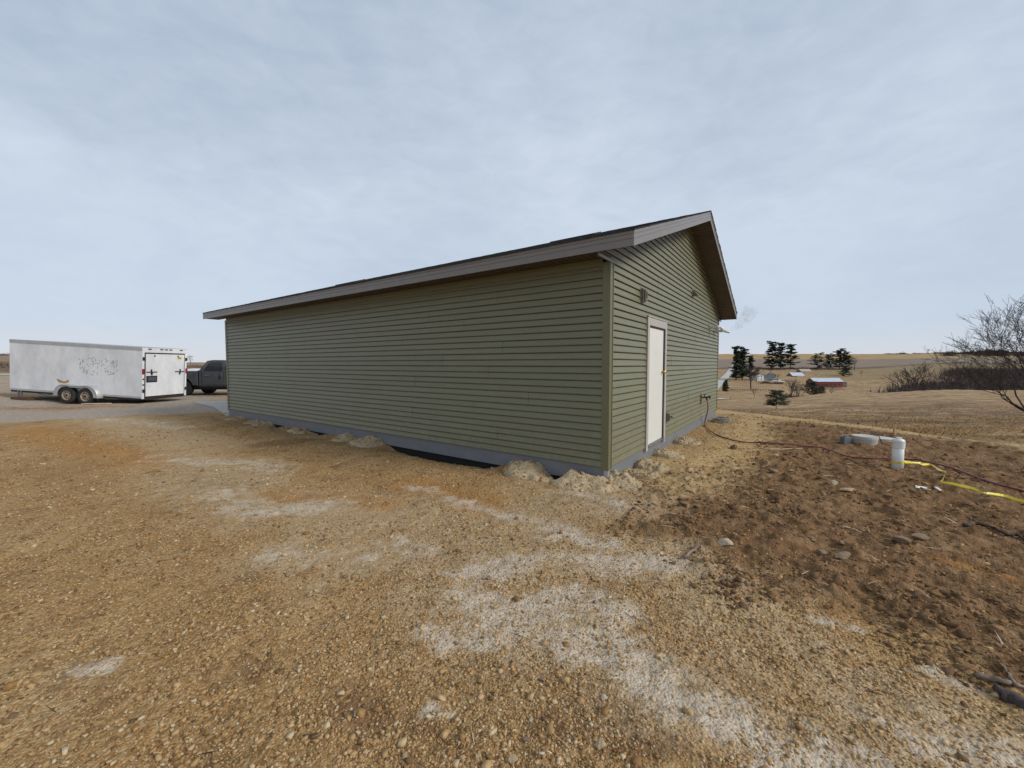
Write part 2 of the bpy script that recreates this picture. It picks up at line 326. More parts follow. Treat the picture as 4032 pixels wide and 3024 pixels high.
# ------------------------------------------------------------------ ground material
def ground_material():
    m_, t, b = newmat('crushed stone and soil'); n = t.nodes; l = t.links
    tc_ = n.new('ShaderNodeTexCoord'); P = tc_.outputs['Object']
    def noise(sc, det=5, ro=.6):
        k = n.new('ShaderNodeTexNoise'); k.inputs['Scale'].default_value = sc; k.inputs['Detail'].default_value = det; k.inputs['Roughness'].default_value = ro; l.new(P, k.inputs['Vector']); return k.outputs[0]
    def vor(sc):
        k = n.new('ShaderNodeTexVoronoi'); k.inputs['Scale'].default_value = sc; l.new(P, k.inputs['Vector']); return k
    def ramp(v, *st):
        r = n.new('ShaderNodeValToRGB'); l.new(v, r.inputs[0]); e = r.color_ramp.elements
        e[0].position, e[0].color = st[0][0], (*st[0][1], 1); e[1].position, e[1].color = st[-1][0], (*st[-1][1], 1)
        for p_, c_ in st[1:-1]: q = e.new(p_); q.color = (*c_, 1)
        return r.outputs[0]
    def mix(f, a, b_):
        k = n.new('ShaderNodeMix'); k.data_type = 'RGBA'; l.new(f, k.inputs[0]) if not isinstance(f, float) else setattr(k.inputs[0], 'default_value', f)
        for v, i in ((a, 6), (b_, 7)):
            if isinstance(v, tuple): k.inputs[i].default_value = (*v, 1)
            else: l.new(v, k.inputs[i])
        return k.outputs[2]
    def math_(op, a, b_=None, cl=False):
        k = n.new('ShaderNodeMath'); k.operation = op; k.use_clamp = cl
        for i, v in enumerate((a, b_)):
            if v is None: continue
            if isinstance(v, (int, float)): k.inputs[i].default_value = v
            else: l.new(v, k.inputs[i])
        return k.outputs[0]
    def attr(nm):
        k = n.new('ShaderNodeAttribute'); k.attribute_name = nm; return k.outputs['Fac']
    nb = noise(.9, 6, .65); nf = noise(38, 5, .65); nm = noise(7, 6, .7)
    v1 = vor(70); v2 = vor(28)
    tan = ramp(nb, (.30, (.24, .122, .038)), (.5, (.36, .207, .076)), (.7, (.47, .32, .155)))
    chips = ramp(v1.outputs['Color'], (.15, (.135, .070, .024)), (.5, (.35, .212, .092)), (.9, (.60, .46, .275)))
    tan = mix(.45, tan, chips)
    white = ramp(nm, (.3, (.35, .265, .17)), (.55, (.53, .435, .31)), (.8, (.66, .57, .44)))
    wspk = ramp(v2.outputs['Distance'], (.10, (.25, .18, .11)), (.35, (1, 1, 1)))
    dirt = ramp(nm, (.30, (.105, .052, .022)), (.5, (.205, .116, .055)), (.70, (.34, .215, .115)))
    dirt = mix(.25, dirt, ramp(nb, (.35, (.13, .062, .025)), (.65, (.27, .165, .085))))
    rust = ramp(nm, (.3, (.26, .10, .022)), (.7, (.48, .24, .06)))
    sand = ramp(nm, (.3, (.42, .27, .11)), (.7, (.62, .46, .25)))
    fuzz = math_('ADD', math_('MULTIPLY', math_('SUBTRACT', nf, .5), 1.5), math_('MULTIPLY', math_('SUBTRACT', nm, .5), 1.8))
    def mk(nm_, lo=.3, hi=.7, k=1.0):
        a = attr(nm_); s_ = math_('ADD', a, math_('MULTIPLY', fuzz, k*.5))
        s_ = math_('MULTIPLY', s_, math_('GREATER_THAN', a, .002))
        r = n.new('ShaderNodeMapRange'); r.interpolation_type = 'SMOOTHSTEP'; r.inputs[1].default_value = lo; r.inputs[2].default_value = hi; l.new(s_, r.inputs[0]); return r.outputs[0]
    c = mix(math_('MULTIPLY', ramp(noise(2.6, 7, .78), (.38, (1, 1, 1)), (.47, (0, 0, 0))), .62), tan, (.135, .078, .038))  # dark brown speckles, also painting crevice shade into the gravel
    c = mix(mk('m_dirt', .2, .8, .9), c, dirt)
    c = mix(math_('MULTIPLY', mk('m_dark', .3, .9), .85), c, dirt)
    c = mix(math_('MULTIPLY', mk('m_pale', .15, 1.05, 1.3), .72), c, mix(.3, ramp(nm, (.3, (.34, .235, .125)), (.7, (.56, .44, .29))), chips))
    c = mix(math_('MULTIPLY', mk('m_sand', .3, 1.0), .62), c, sand)
    c = mix(math_('MULTIPLY', mk('m_rust', .2, 1.1, 1.4), .55), c, rust)
    c = mix(math_('MULTIPLY', mk('m_white', .24, 1.05, 1.7), .88), c, mix(.30, mix(.35, white, mix(.5, wspk, white)), chips))
    c = mix(math_('MULTIPLY', mk('m_grey', .3, .7), .9), c, ramp(nm, (.3, (.27, .215, .165)), (.7, (.45, .39, .325))))
    l.new(c, b.inputs['Base Color']); b.inputs['Roughness'].default_value = .95; b.inputs['Specular IOR Level'].default_value = .15
    hgt = math_('ADD', math_('MULTIPLY', v1.outputs['Distance'], -.6), math_('ADD', math_('MULTIPLY', nf, .7), math_('MULTIPLY', v2.outputs['Distance'], -.35)))
    bp = n.new('ShaderNodeBump'); bp.inputs['Strength'].default_value = .85; bp.inputs['Distance'].default_value = .016; l.new(hgt, bp.inputs['Height']); l.new(bp.outputs[0], b.inputs['Normal'])
    return m_
M_GROUND = ground_material()
def field_material():
    m_, t, b = newmat('dry winter grass and stubble'); n = t.nodes; l = t.links
    tc_ = n.new('ShaderNodeTexCoord')
    def noise(sc, det, ro, st=(1, 1, 1)):
        mp = n.new('ShaderNodeMapping'); mp.inputs['Scale'].default_value = st; l.new(tc_.outputs['Object'], mp.inputs[0])
        k = n.new('ShaderNodeTexNoise'); k.inputs['Scale'].default_value = sc; k.inputs['Detail'].default_value = det; k.inputs['Roughness'].default_value = ro; l.new(mp.outputs[0], k.inputs['Vector']); return k.outputs[0]
    def ramp(v, *st):
        r = n.new('ShaderNodeValToRGB'); l.new(v, r.inputs[0]); e = r.color_ramp.elements
        e[0].position, e[0].color = st[0][0], (*st[0][1], 1); e[1].position, e[1].color = st[-1][0], (*st[-1][1], 1)
        for p_, c_ in st[1:-1]: q = e.new(p_); q.color = (*c_, 1)
        return r.outputs[0]
    def mix(f, a, b_):
        k = n.new('ShaderNodeMix'); k.data_type = 'RGBA'; l.new(f, k.inputs[0]); l.new(a, k.inputs[6]); l.new(b_, k.inputs[7]); return k.outputs[2]
    a_ = lambda nm: (lambda k: (setattr(k, 'attribute_name', nm), k.outputs['Fac'])[1])(n.new('ShaderNodeAttribute'))
    n1 = noise(.55, 10, .82, (.5, 1, 1)); n2 = noise(.05, 6, .65); n3 = noise(2.2, 7, .85, (.45, 1, 1))
    grass = ramp(n1, (.36, (.11, .072, .042)), (.46, (.30, .21, .12)), (.58, (.47, .345, .205)))
    mm = n.new('ShaderNodeMix'); mm.data_type = 'RGBA'; mm.blend_type = 'MULTIPLY'; mm.inputs[0].default_value = .55; l.new(grass, mm.inputs[6]); l.new(ramp(n3, (.3, (.55, .5, .45)), (.7, (1.15, 1.12, 1.1))), mm.inputs[7]); grass = mm.outputs[2]
    n4 = noise(.13, 9, .85, (.35, 1, 1)); m5 = n.new('ShaderNodeMix'); m5.data_type = 'RGBA'; m5.blend_type = 'MULTIPLY'; m5.inputs[0].default_value = .8; l.new(grass, m5.inputs[6]); l.new(ramp(n4, (.38, (.55, .47, .42)), (.58, (1.2, 1.15, 1.08))), m5.inputs[7]); grass = m5.outputs[2]
    brown = ramp(n1, (.35, (.085, .055, .038)), (.65, (.20, .135, .085)))
    gold = ramp(n2, (.35, (.30, .195, .09)), (.65, (.40, .275, .14)))
    grey = ramp(n2, (.3, (.19, .145, .11)), (.7, (.26, .205, .16)))
    green = ramp(n2, (.3, (.17, .145, .07)), (.7, (.27, .21, .11)))
    c = grass
    c = mix(a_('f_brown'), c, brown); c = mix(a_('f_green'), c, green); c = mix(a_('f_grey'), c, grey); c = mix(a_('f_gold'), c, gold)
    l.new(c, b.inputs['Base Color']); b.inputs['Roughness'].default_value = .95; b.inputs['Specular IOR Level'].default_value = .1
    bp = n.new('ShaderNodeBump'); bp.inputs['Strength'].default_value = .6; bp.inputs['Distance'].default_value = .12; l.new(n3, bp.inputs['Height']); l.new(bp.outputs[0], b.inputs['Normal'])
    return m_
M_FIELD = field_material()

# ------------------------------------------------------------------ the ground as one polar sheet, shared out between its surfaces
def build_ground():
    az = np.concatenate([np.radians(np.linspace(-64, 64, 861)), np.radians(np.linspace(64, 296, 60))[1:-1]])
    r1 = np.geomspace(.7, 17, 640); r2 = np.geomspace(17, 3500, 330)[1:]
    R = np.concatenate([r1, r2]); A, RR = np.meshgrid(az, R, indexing='ij')
    X = RR*np.sin(A); Y = RR*np.cos(A); Z = H(X, Y)
    nA, nR = X.shape
    V = np.stack([X.ravel(), Y.ravel(), Z.ravel()], 1); V = np.vstack([V, [[0, 0, float(h1(0, 0))]]])
    ii = np.arange(nA); jj = np.arange(nR-1); I, J = np.meshgrid(ii, jj, indexing='ij'); I2 = (I+1) % nA
    F = np.stack([I*nR+J, I2*nR+J, I2*nR+J+1, I*nR+J+1], -1).reshape(-1, 4)[:, ::-1]
    fx = V[F, 0].mean(1); fy = V[F, 1].mean(1)
    x, y = V[:, 0], V[:, 1]
    yd = sdist(fx, fy, YARD)+(fbm(fx/1.2, fy/1.2, 88, 3)-.5)*.9
    cls = np.where(yd < 0, 0, 2)
    cls[(cls == 0) & (sdist(fx, fy, DRIVE)+(fbm(fx/.5, fy/.5, 19, 3)-.5)*.25 < 0)] = 1
    rr = np.hypot(fx, fy)
    cls[(cls == 2) & ((rr > 330) | (fx < -5))] = 3
    yv = sdist(x, y, YARD)
    wnear = yv < 3
    att = {}
    def full(f):
        o = np.zeros(len(x)); o[wnear] = f(x[wnear], y[wnear]); return o
    def white(a, b):
        a2 = a+(fbm(a/.28, b/.28, 131, 3, .6)-.5)*.16; b2 = b+(fbm(a/.28, b/.28, 141, 3, .6)-.5)*.16
        m_ = mask(a2, b2, WHITE); br = fbm(a/.42, b/.30, 151, 4, .62); far = sstep(2.8, 5.5, b)
        return m_*np.clip(.48+2.7*(br-.36), .15, 1.15)*(1-.30*far*(a < 1.5))
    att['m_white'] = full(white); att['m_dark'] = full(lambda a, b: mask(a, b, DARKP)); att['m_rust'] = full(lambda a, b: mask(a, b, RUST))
    att['m_pale'] = full(lambda a, b: mask(a, b, PALE, .5)); att['m_sand'] = full(lambda a, b: mask(a, b, SAND, .25))
    att['m_dirt'] = full(lambda a, b: 1-sstep(-.65, .45, sdist(a, b, DIRT)+(fbm(a/.6, b/.6, 77, 3)-.5)*.7))
    def grey(a, b):
        back = sstep(12.6, 14.0, b+(-a-12)*.25+(fbm(a/2, b/2, 4, 3)-.5)*1.5)*(a < 2)
        return np.maximum(back*(.05+1.0*fbm(a/3, b/1.0, 6, 4)), (sdist(a, b, DRIVE) < .05)*1.0)
    att['m_grey'] = full(grey)
    # damp strip under the trailer
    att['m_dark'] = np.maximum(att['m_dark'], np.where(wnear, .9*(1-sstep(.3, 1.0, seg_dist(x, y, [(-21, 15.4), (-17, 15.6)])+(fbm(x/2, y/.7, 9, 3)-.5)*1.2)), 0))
    q = (Z.ravel()-EYE)/np.maximum(Y.ravel(), 5); q = np.append(q, -1)
    S = x/np.maximum(y, 5); right = sstep(.2, .45, S); nz = (fbm(x/60, y/60, 14, 3)-.5)
    gold = right*sstep(725, 745, y+nz*6); grey_ = right*sstep(528, 538, y+nz*18*S)*(1-gold)
    fb = right*sstep(500, 520, y+nz*18)*(1-sstep(534, 542, y))
    fb = np.maximum(fb, .85*sstep(.42, .56, fbm(x/5, y/3, 23, 5, .65))*right*(1-sstep(60, 110, y))*sstep(9, 14, y))
    fb = np.maximum(fb, sstep(.95, 1.15, S)*sstep(200, 240, y)*(1-sstep(520, 600, y))*.8)
    left = 1-sstep(-.3, .0, S)
    fb = np.maximum(fb, left*sstep(70, 90, y)*(1-sstep(150, 200, y))*.8)
    gr = left*sstep(170, 230, y); grey_ = np.maximum(grey_, gr*.6)
    green = right*sstep(380, 410, y)*(1-sstep(505, 515, y))*(.35+.3*(np.sin(y/4.5+x*.02) > 0))*sstep(.72, .8, S)
    att.update(f_gold=gold, f_grey=grey_, f_brown=fb, f_green=green)
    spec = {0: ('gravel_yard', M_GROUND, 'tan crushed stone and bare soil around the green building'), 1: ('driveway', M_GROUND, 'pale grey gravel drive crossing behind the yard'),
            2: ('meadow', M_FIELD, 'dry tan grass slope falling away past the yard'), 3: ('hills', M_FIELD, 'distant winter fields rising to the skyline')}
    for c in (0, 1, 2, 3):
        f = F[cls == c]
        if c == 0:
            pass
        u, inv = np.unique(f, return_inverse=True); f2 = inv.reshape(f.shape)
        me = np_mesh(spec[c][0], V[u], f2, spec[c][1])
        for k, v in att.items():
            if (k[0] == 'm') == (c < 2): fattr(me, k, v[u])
        me.polygons.foreach_set('use_smooth', np.ones(len(f2), bool)) if c > 1 else me.polygons.foreach_set('use_smooth', np.ones(len(f2), bool))
        o = link(spec[c][0], me); tag(o, spec[c][2], None, None, 'structure')
    # the small disc right under the camera
    mb = MB(); hz_ = float(h1(0, 0))
    ring = [(float(X[i, 0]), float(Y[i, 0]), float(Z[i, 0])) for i in range(0, nA)]
    ctr = mb.bm.verts.new((0, 0, hz_)); vs = [mb.bm.verts.new(p) for p in ring]
    for i in range(len(vs)): mb.bm.faces.new((ctr, vs[(i+1) % len(vs)], vs[i]))
    o = mb.build('ground', M_GROUND); tag(o, 'patch of tan gravel directly underfoot', None, None, 'structure')
build_ground()

# ------------------------------------------------------------------ loose stones
def stone_material():
    m_, t, b = newmat('loose limestone chips'); n = t.nodes; l = t.links
    a = n.new('ShaderNodeAttribute'); a.attribute_name = 'tone'
    r = n.new('ShaderNodeValToRGB'); l.new(a.outputs['Fac'], r.inputs[0]); e = r.color_ramp.elements
    e[0].position = 0; e[0].color = (.07, .038, .018, 1); e[1].position = 1; e[1].color = (.68, .63, .54, 1)
    for p_, c_ in ((.2, (.16, .095, .048, 1)), (.38, (.33, .19, .075, 1)), (.6, (.48, .32, .155, 1)), (.8, (.56, .45, .29, 1))): q = e.new(p_); q.color = c_
    tc_ = n.new('ShaderNodeTexCoord'); k = n.new('ShaderNodeTexNoise'); k.inputs['Scale'].default_value = 60; l.new(tc_.outputs['Object'], k.inputs['Vector'])
    mx = n.new('ShaderNodeMix'); mx.data_type = 'RGBA'; mx.blend_type = 'MULTIPLY'; mx.inputs[0].default_value = .5; l.new(r.outputs[0], mx.inputs[6])
    r2 = n.new('ShaderNodeValToRGB'); l.new(k.outputs[0], r2.inputs[0]); r2.color_ramp.elements[0].position = .3; r2.color_ramp.elements[0].color = (.6, .56, .5, 1); r2.color_ramp.elements[1].position = .6; r2.color_ramp.elements[1].color = (1.1, 1.08, 1.05, 1)
    l.new(r2.outputs[0], mx.inputs[7]); l.new(mx.outputs[2], b.inputs['Base Color']); b.inputs['Roughness'].default_value = .9; b.inputs['Specular IOR Level'].default_value = .2
    return m_
M_STONE = stone_material()
def proto(kind):
    bm = bmesh.new()
    if kind == 0: bmesh.ops.create_cube(bm, size=1.5)
    elif kind == 1: bmesh.ops.create_icosphere(bm, subdivisions=1, radius=1)
    else: bmesh.ops.create_icosphere(bm, subdivisions=2, radius=1)
    if kind == 0: bmesh.ops.triangulate(bm, faces=bm.faces[:])
    v = np.array([q.co[:] for q in bm.verts]); f = np.array([[w.index for w in q.verts] for q in bm.faces]); bm.free(); return v, f
def scatter(name, label, pts, size, tone, kind, seed, flat=.6, mat_=None, parent=None):
    rg = np.random.default_rng(seed); n = len(pts); v, f = proto(kind); nv = len(v)
    P = np.repeat(v[None], n, 0)
    P = P*(1+rg.uniform(-.34, .34, (n, nv, 1)))+rg.uniform(-.22, .22, (n, nv, 3))
    P = P*np.stack([rg.uniform(.75, 1.35, n), rg.uniform(.6, 1.1, n), rg.uniform(.45, .9, n)*flat/.6], 1)[:, None]
    a = rg.uniform(0, 2*np.pi, n); tx = rg.normal(0, .25, n); ty = rg.normal(0, .25, n)
    c, s_ = np.cos(a)[:, None], np.sin(a)[:, None]
    X = P[..., 0]*c-P[..., 1]*s_; Y = P[..., 0]*s_+P[..., 1]*c; Z = P[..., 2]+X*tx[:, None]+Y*ty[:, None]
    Q = np.stack([X, Y, Z], -1)*size[:, None, None]
    Q[..., 0] += pts[:, 0, None]; Q[..., 1] += pts[:, 1, None]; Q[..., 2] += (pts[:, 2]+size*.12)[:, None]
    F = (f[None]+np.arange(n)[:, None, None]*nv).reshape(-1, 3)
    me = np_mesh(name, Q.reshape(-1, 3), F, mat_ or M_STONE); fattr(me, 'tone', np.repeat(tone, len(f)), 'FACE')
    o = link(name, me, None, parent); tag(o, label, None, None, 'stuff'); return o
def clearb(x, y, m_=.12):
    lx = (x-BC.x)*VV.x+(y-BC.y)*VV.y; ly = (x-BC.x)*UU.x+(y-BC.y)*UU.y
    return ~((lx > -m_) & (lx < BW+m_) & (ly > -m_) & (ly < BL+m_))
def gen(n, rmin, rmax, seed, amax=60):
    rg = np.random.default_rng(seed); a = np.radians(rg.uniform(-amax, amax, n)); r = np.exp(rg.uniform(math.log(rmin), math.log(rmax), n))
    x = r*np.sin(a); y = r*np.cos(a); k = clearb(x, y) & (sdist(x, y, YARD) < .6); return x[k], y[k], r[k], rg
def do_stones():
    x, y, r, rg = gen(150000, 1.3, 15, 5)
    dens = fbm(x/.5, y/.5, 51, 3); dirt = sdist(x, y, DIRT) < 0; wh = mask(x, y, WHITE)
    k = rg.uniform(0, 1, len(x)) < np.where(dirt, .35, .55+.9*(dens-.35)*2)*(1-.65*wh); x, y, r = x[k], y[k], r[k]; dirt = dirt[k]; wh = wh[k]
    sz = np.exp(rg.normal(math.log(.0040), .42, len(x)))*(1+r*.09); sz = np.clip(sz, .0025, .022)
    t = rg.beta(2.2, 2.3, len(x))*.68+.14; t = np.where(dirt, t*.75-.02, t); t = np.where(wh > .4, t*.7+.25, t)
    pts = np.stack([x, y, H(x, y)], 1)
    scatter('gravel', 'small angular tan limestone chips strewn over the whole yard', pts, sz, t, 0, 6)
    x, y, r, rg = gen(7000, 1.3, 15, 15)
    dens = fbm(x/.8, y/.8, 53, 3); dirt = sdist(x, y, DIRT) < 0; wh = mask(x, y, WHITE)
    k = rg.uniform(0, 1, len(x)) < np.where(dirt, .65, np.clip((dens-.4)*4, .08, 1))*(1-.6*wh); x, y, r, dirt = x[k], y[k], r[k], dirt[k]
    sz = np.clip(np.exp(rg.normal(math.log(.0072), .42, len(x)))*(1+r*.07), .005, .036)
    t = rg.beta(2.0, 2.2, len(x))*.72+.15; t = np.where(dirt, t*.8-.04, t)
    pts = np.stack([x, y, H(x, y)], 1)
    scatter('pebbles', 'larger tan and grey stones scattered among the gravel', pts, sz, t, 0, 16)
    # soil clods in the dug area
    x, y, r, rg = gen(70000, 1.5, 15, 25)
    d = sdist(x, y, DIRT); cl = fbm(x/.45, y/.45, 63, 3)
    k = (d < .1) & (rg.uniform(0, 1, len(x)) < np.clip((cl-.45)*4, .04, 1)); x, y, r = x[k], y[k], r[k]
    sz = np.clip(np.exp(rg.normal(math.log(.0080), .55, len(x)))*(1+r*.09), .004, .045)
    pts = np.stack([x, y, H(x, y)-sz*.25], 1)
    scatter('soil_clods', 'brown lumps of dug earth on the bare soil right of the door', pts, sz, rg.beta(2, 2.2, len(x))*.32+.06, 0, 26, .5)
do_stones()
def debris():
    rg = np.random.default_rng(77); a = np.radians(rg.uniform(-52, 55, 1500)); r = np.exp(rg.uniform(math.log(1.5), math.log(13), 1500)); x = r*np.sin(a); y = r*np.cos(a)
    k = clearb(x, y) & (sdist(x, y, YARD) < 0) & (rg.uniform(0, 1, 1500) < np.where(sdist(x, y, DIRT) < 0, .6, .08)); x, y, r = x[k], y[k], r[k]; n = len(x); z = H(x, y)
    ln = rg.uniform(.02, .10, n); th = rg.uniform(0, math.pi, n); w = .0012+r*.00035; dx, dy = np.cos(th)*ln, np.sin(th)*ln; up = rg.uniform(0, .012, n)
    P = [np.stack([x-dx-dy/ln*w, y-dy+dx/ln*w, z+.004], 1), np.stack([x-dx+dy/ln*w, y-dy-dx/ln*w, z+.004], 1), np.stack([x+dx, y+dy, z+.006+up], 1), np.stack([x, y, z+.010+w], 1)]
    V = np.stack(P, 1).reshape(-1, 3); b_ = (np.arange(n)*4)[:, None]; F = np.concatenate([b_+np.array([[0, 1, 3]]), b_+np.array([[1, 2, 3]]), b_+np.array([[2, 0, 3]])])
    me = np_mesh('straw_litter', V, F, M_STONE); t_ = np.where(rg.uniform(0, 1, n) < .45, rg.uniform(.02, .15, n), rg.uniform(.6, .95, n)); fattr(me, 'tone', np.tile(t_, 3), 'FACE')
    tag(link('straw_litter', me), 'thin bits of straw and twig scattered over the bare soil', None, None, 'stuff')
debris()

# ------------------------------------------------------------------ single rocks one can point to
def rock_mesh(name, sx, sy, sz, seed, sub=3):
    rg = random.Random(seed); bm = bmesh.new(); bmesh.ops.create_icosphere(bm, subdivisions=sub, radius=1)
    planes = []
    for i in range(17):
        d = Vector((rg.gauss(0, 1), rg.gauss(0, 1), rg.gauss(0, 1))).normalized(); planes.append((d, rg.uniform(.5, .82)))
    ox = rg.uniform(0, 50)
    for v in bm.verts:
        p = v.co.copy()
        for d, k in planes:
            q = p.dot(d)
            if q > k: p -= d*(q-k)*1.0
        nn = float(fbm(np.array([p.x*3+ox+p.z]), np.array([p.y*3+p.z*1.7]), seed % 97, 3)[0])-.5
        p *= 1+nn*.16; v.co = Vector((p.x*sx, p.y*sy, p.z*sz))
    me = bpy.data.meshes.new(name); bm.to_mesh(me); bm.free(); return me
m_rtan = mat('tan limestone', (.40, .29, .17), .92, .3, 14, bump=1, bscale=70, dirt=(.2, .13, .08), damt=.5, dscale=9)
m_rpale = mat('pale limestone', (.50, .41, .29), .92, .2, 14, bump=1, bscale=70, dirt=(.3, .2, .12), damt=.4, dscale=9)
m_rgrey = mat('grey brown field stone', (.24, .165, .105), .92, .3, 14, bump=1, bscale=70, dirt=(.13, .08, .05), damt=.6, dscale=9)
m_rbrown = mat('brown earth clod', (.17, .10, .055), .95, .35, 18, bump=1, bscale=60)
m_rorange = mat('orange clay lump', (.40, .17, .045), .95, .3, 18, bump=1, bscale=60)
ROCKS = [ # px, py of base, half widths in photo px, flatness, material, label
 (2893, 1853, 27, .45, .38, m_rtan, 'long flat tan stone lying level in the soil halfway between door and white standpipe'),
 (3120, 1857, 14, .6, .5, m_rtan, 'blocky tan stone just below the hose, third in a loose row of flat stones'),
 (3048, 1860, 21, .55, .4, m_rgrey, 'grey brown flat stone beside an upright twig below the hose'),
 (2751, 1872, 22, .7, .7, m_rgrey, 'rough grey brown lump heaped on soil diagonally out from the door'),
 (2722, 1889, 19, .7, .4, m_rtan, 'broken tan stone at the foot of the rough lump near the door'),
 (2647, 1866, 17, .6, .4, m_rgrey, 'grey slab edge sticking from the soil beneath the door corner'),
 (2694, 1992, 24, .8, .6, m_rbrown, 'brown earth clod on bare soil in front of the building corner'),
 (2857, 1978, 14, .5, .45, m_rpale, 'small pale oblong stone alone on smooth brown soil'),
 (2861, 2150, 40, .55, .42, m_rpale, 'large pale oblong limestone block beside the orange clay patch'),
 (2893, 1770, 15, .8, .9, m_rbrown, 'dark upright clod just under the red hose near the far wall corner'),
 (3060, 1796, 13, .7, .6, m_rpale, 'pale rounded stone just below the middle of the red hose'),
 (3340, 1944, 32, .5, .25, m_rtan, 'thin pale flagstone tilted over a shadow left of the yellow ribbon'),
 (3287, 1903, 15, .8, .9, m_rpale, 'pinkish pale chunk standing upright left of the white standpipe'),
 (3264, 1908, 14, .7, .45, m_rbrown, 'reddish brown stone leaning against the pinkish pale chunk'),
 (3246, 2190, 25, .85, .75, m_rgrey, 'large rounded grey stone at the lip of the dug hollow'),
 (3203, 2134, 19, .8, .6, m_rgrey, 'smaller grey stone above the large rounded one at the hollow'),
 (3330, 2200, 40, .55, .3, m_rgrey, 'flat grey slab right of the large rounded stone'),
 (2760, 2040, 13, .8, .8, m_rorange, 'orange tan clod on the soil edge below the building corner'),
 (3318, 2140, 17, .8, .8, m_rgrey, 'grey stone half buried right above the flat grey slab'),
 (3570, 2145, 48, .5, .45, m_rgrey, 'wide squared tan grey block half buried far right in dug soil'),
 (3640, 2125, 40, .4, .25, m_rgrey, 'long thin stone ridge above the wide squared block'),
 (2377, 2758, 17, .9, .6, m_rpale, 'cream square stone in the foreground gravel, lower middle right'),
 (2366, 2952, 26, .85, .8, m_rtan, 'fist sized tan rock with a dark crack at the bottom edge, right of centre'),
 (2016, 3004, 27, .8, .55, m_rtan, 'flattish ochre rock at the very bottom of the picture, dead centre'),
 (1878, 2992, 13, 1.3, .9, m_rtan, 'upright ochre stone at the bottom edge, left of the flattish ochre rock'),
 (1819, 2994, 15, .9, .8, m_rtan, 'rounded tan stone at the bottom edge, left of the upright ochre one'),
 (1590, 2990, 14, .9, .7, m_rtan, 'golden brown stone low at the bottom edge, left of centre'),
 (2226, 2810, 15, .9, .7, m_rtan, 'orange tan stone beside a grey dust patch, lower centre'),
 (2136, 2685, 18, .8, .6, m_rgrey, 'grey tan stone over a dark hollow below the white dust patch'),
 (2078, 2920, 18, .9, .4, m_rgrey, 'flat dull grey stone pressed into brown soil, lower centre'),
 (2240, 2925, 14, .9, .7, m_rpale, 'pale yellow stone left of the cracked fist sized rock'),
 (1793, 2256, 15, .8, .6, m_rtan, 'sandy yellow rounded stone by a low ridge in mid gravel'),
 (1925, 2284, 17, .7, .5, m_rgrey, 'brownish oblong stone right of the sandy yellow one'),
 (1945, 2307, 9, .8, .8, m_rpale, 'small bright white stone at the top of the big dust patch'),
 (499, 2910, 15, .9, .6, m_rtan, 'yellow tan stone in the lower left gravel'),
 (45, 2826, 19, .8, .6, m_rbrown, 'dark brown stone at the lower left edge'),
 (1805, 2508, 18, .6, .5, m_rtan, 'ochre oblong stone with a dark chip beside it at the dust patch'),
 (1795, 2540, 12, .8, .7, m_rgrey, 'dark grey chip in front of the ochre oblong stone'),
 (2090, 2843, 11, .9, .7, m_rpale, 'bright white quartz like pebble on brown soil, lower centre'),
 (1480, 2510, 14, .8, .6, m_rgrey, 'dull grey pebble in tan gravel left of the big dust patch'),
]
ROCKSPOTS = []
for i, (px, py, hw, ky, kz, m_, lab) in enumerate(ROCKS):
    p = gp(px, py); sx = hw*p.y/1590*1.05
    o = link('rock', rock_mesh('rock', sx, sx*max(ky, .55), sx*kz, 100+i), m_, None, True)
    o.data.polygons.foreach_set('use_smooth', [False]*len(o.data.polygons))
    o.location = (p.x, p.y+sx*.4, p.z+sx*kz*.45); o.rotation_euler = (random.uniform(-.12, .12), random.uniform(-.12, .12), random.uniform(-.35, .35))
    tag(o, lab, 'rock', 'single stones lying on the ground')

def wiggle(pts, n=5, amp=.01, seed=1, drop=0.0):
    rg = random.Random(seed); out_ = []
    for a, b in zip(pts[:-1], pts[1:]):
        for k in range(n): out_.append(a.lerp(b, k/n)+Vector((rg.uniform(-amp, amp), rg.uniform(-amp, amp), rg.uniform(-amp, amp)*.5)))
    out_.append(pts[-1]); return out_
m_wood = mat('weathered grey wood', (.24, .18, .13), .9, .3, 20, bump=.8, bscale=40, stretch=(1, 1, 5))
m_straw = mat('bleached stem', (.58, .48, .33), .85, .15, 20)
m_root = mat('dark wet root', (.06, .042, .035), .85, .3, 20, bump=.8, bscale=40)
def stick(pxs, r, m_, lab, name='stick', cat='stick', lift=.02, seed=3, side=()):
    pts = [gp(*q[:2])+Vector((0, 0, lift+(q[2] if len(q) > 2 else 0))) for q in pxs]
    w = wiggle(pts, 4, .008, seed); c = sum(w, Vector())/len(w); mb = MB()
    mb.tube([q-c for q in w], [r*(1-.55*i/len(w)) for i in range(len(w))], 7)
    for s_ in side:
        sp = [gp(*q[:2])+Vector((0, 0, lift+(q[2] if len(q) > 2 else 0))) for q in s_]; w2 = wiggle(sp, 3, .006, seed+9)
        mb.tube([q-c for q in w2], [r*.65*(1-.6*i/len(w2)) for i in range(len(w2))], 6)
    o = mb.build(name, m_, None, True); o.location = c; tag(o, lab, cat, 'sticks and roots lying on the ground'); return o
stick([(2698, 2202), (2735, 2172), (2757, 2155)], .016, m_wood, 'forked brown branch lying where pale dust meets the brown soil', side=[[(2745, 2165), (2750, 2150), (2746, 2135)]])
stick([(3086, 1792), (3130, 1803), (3172, 1811)], .013, m_root, 'dark wavy root lying parallel below the red hose', side=[[(3120, 1801), (3138, 1797)]])
stick([(3002, 1771), (3080, 1773), (3160, 1769)], .010, m_straw, 'long thin bleached stem along the lower side of the hose')
stick([(3322, 2079), (3360, 2091), (3390, 2103)], .010, m_straw, 'short whitish stick with a bright tip on brown soil')
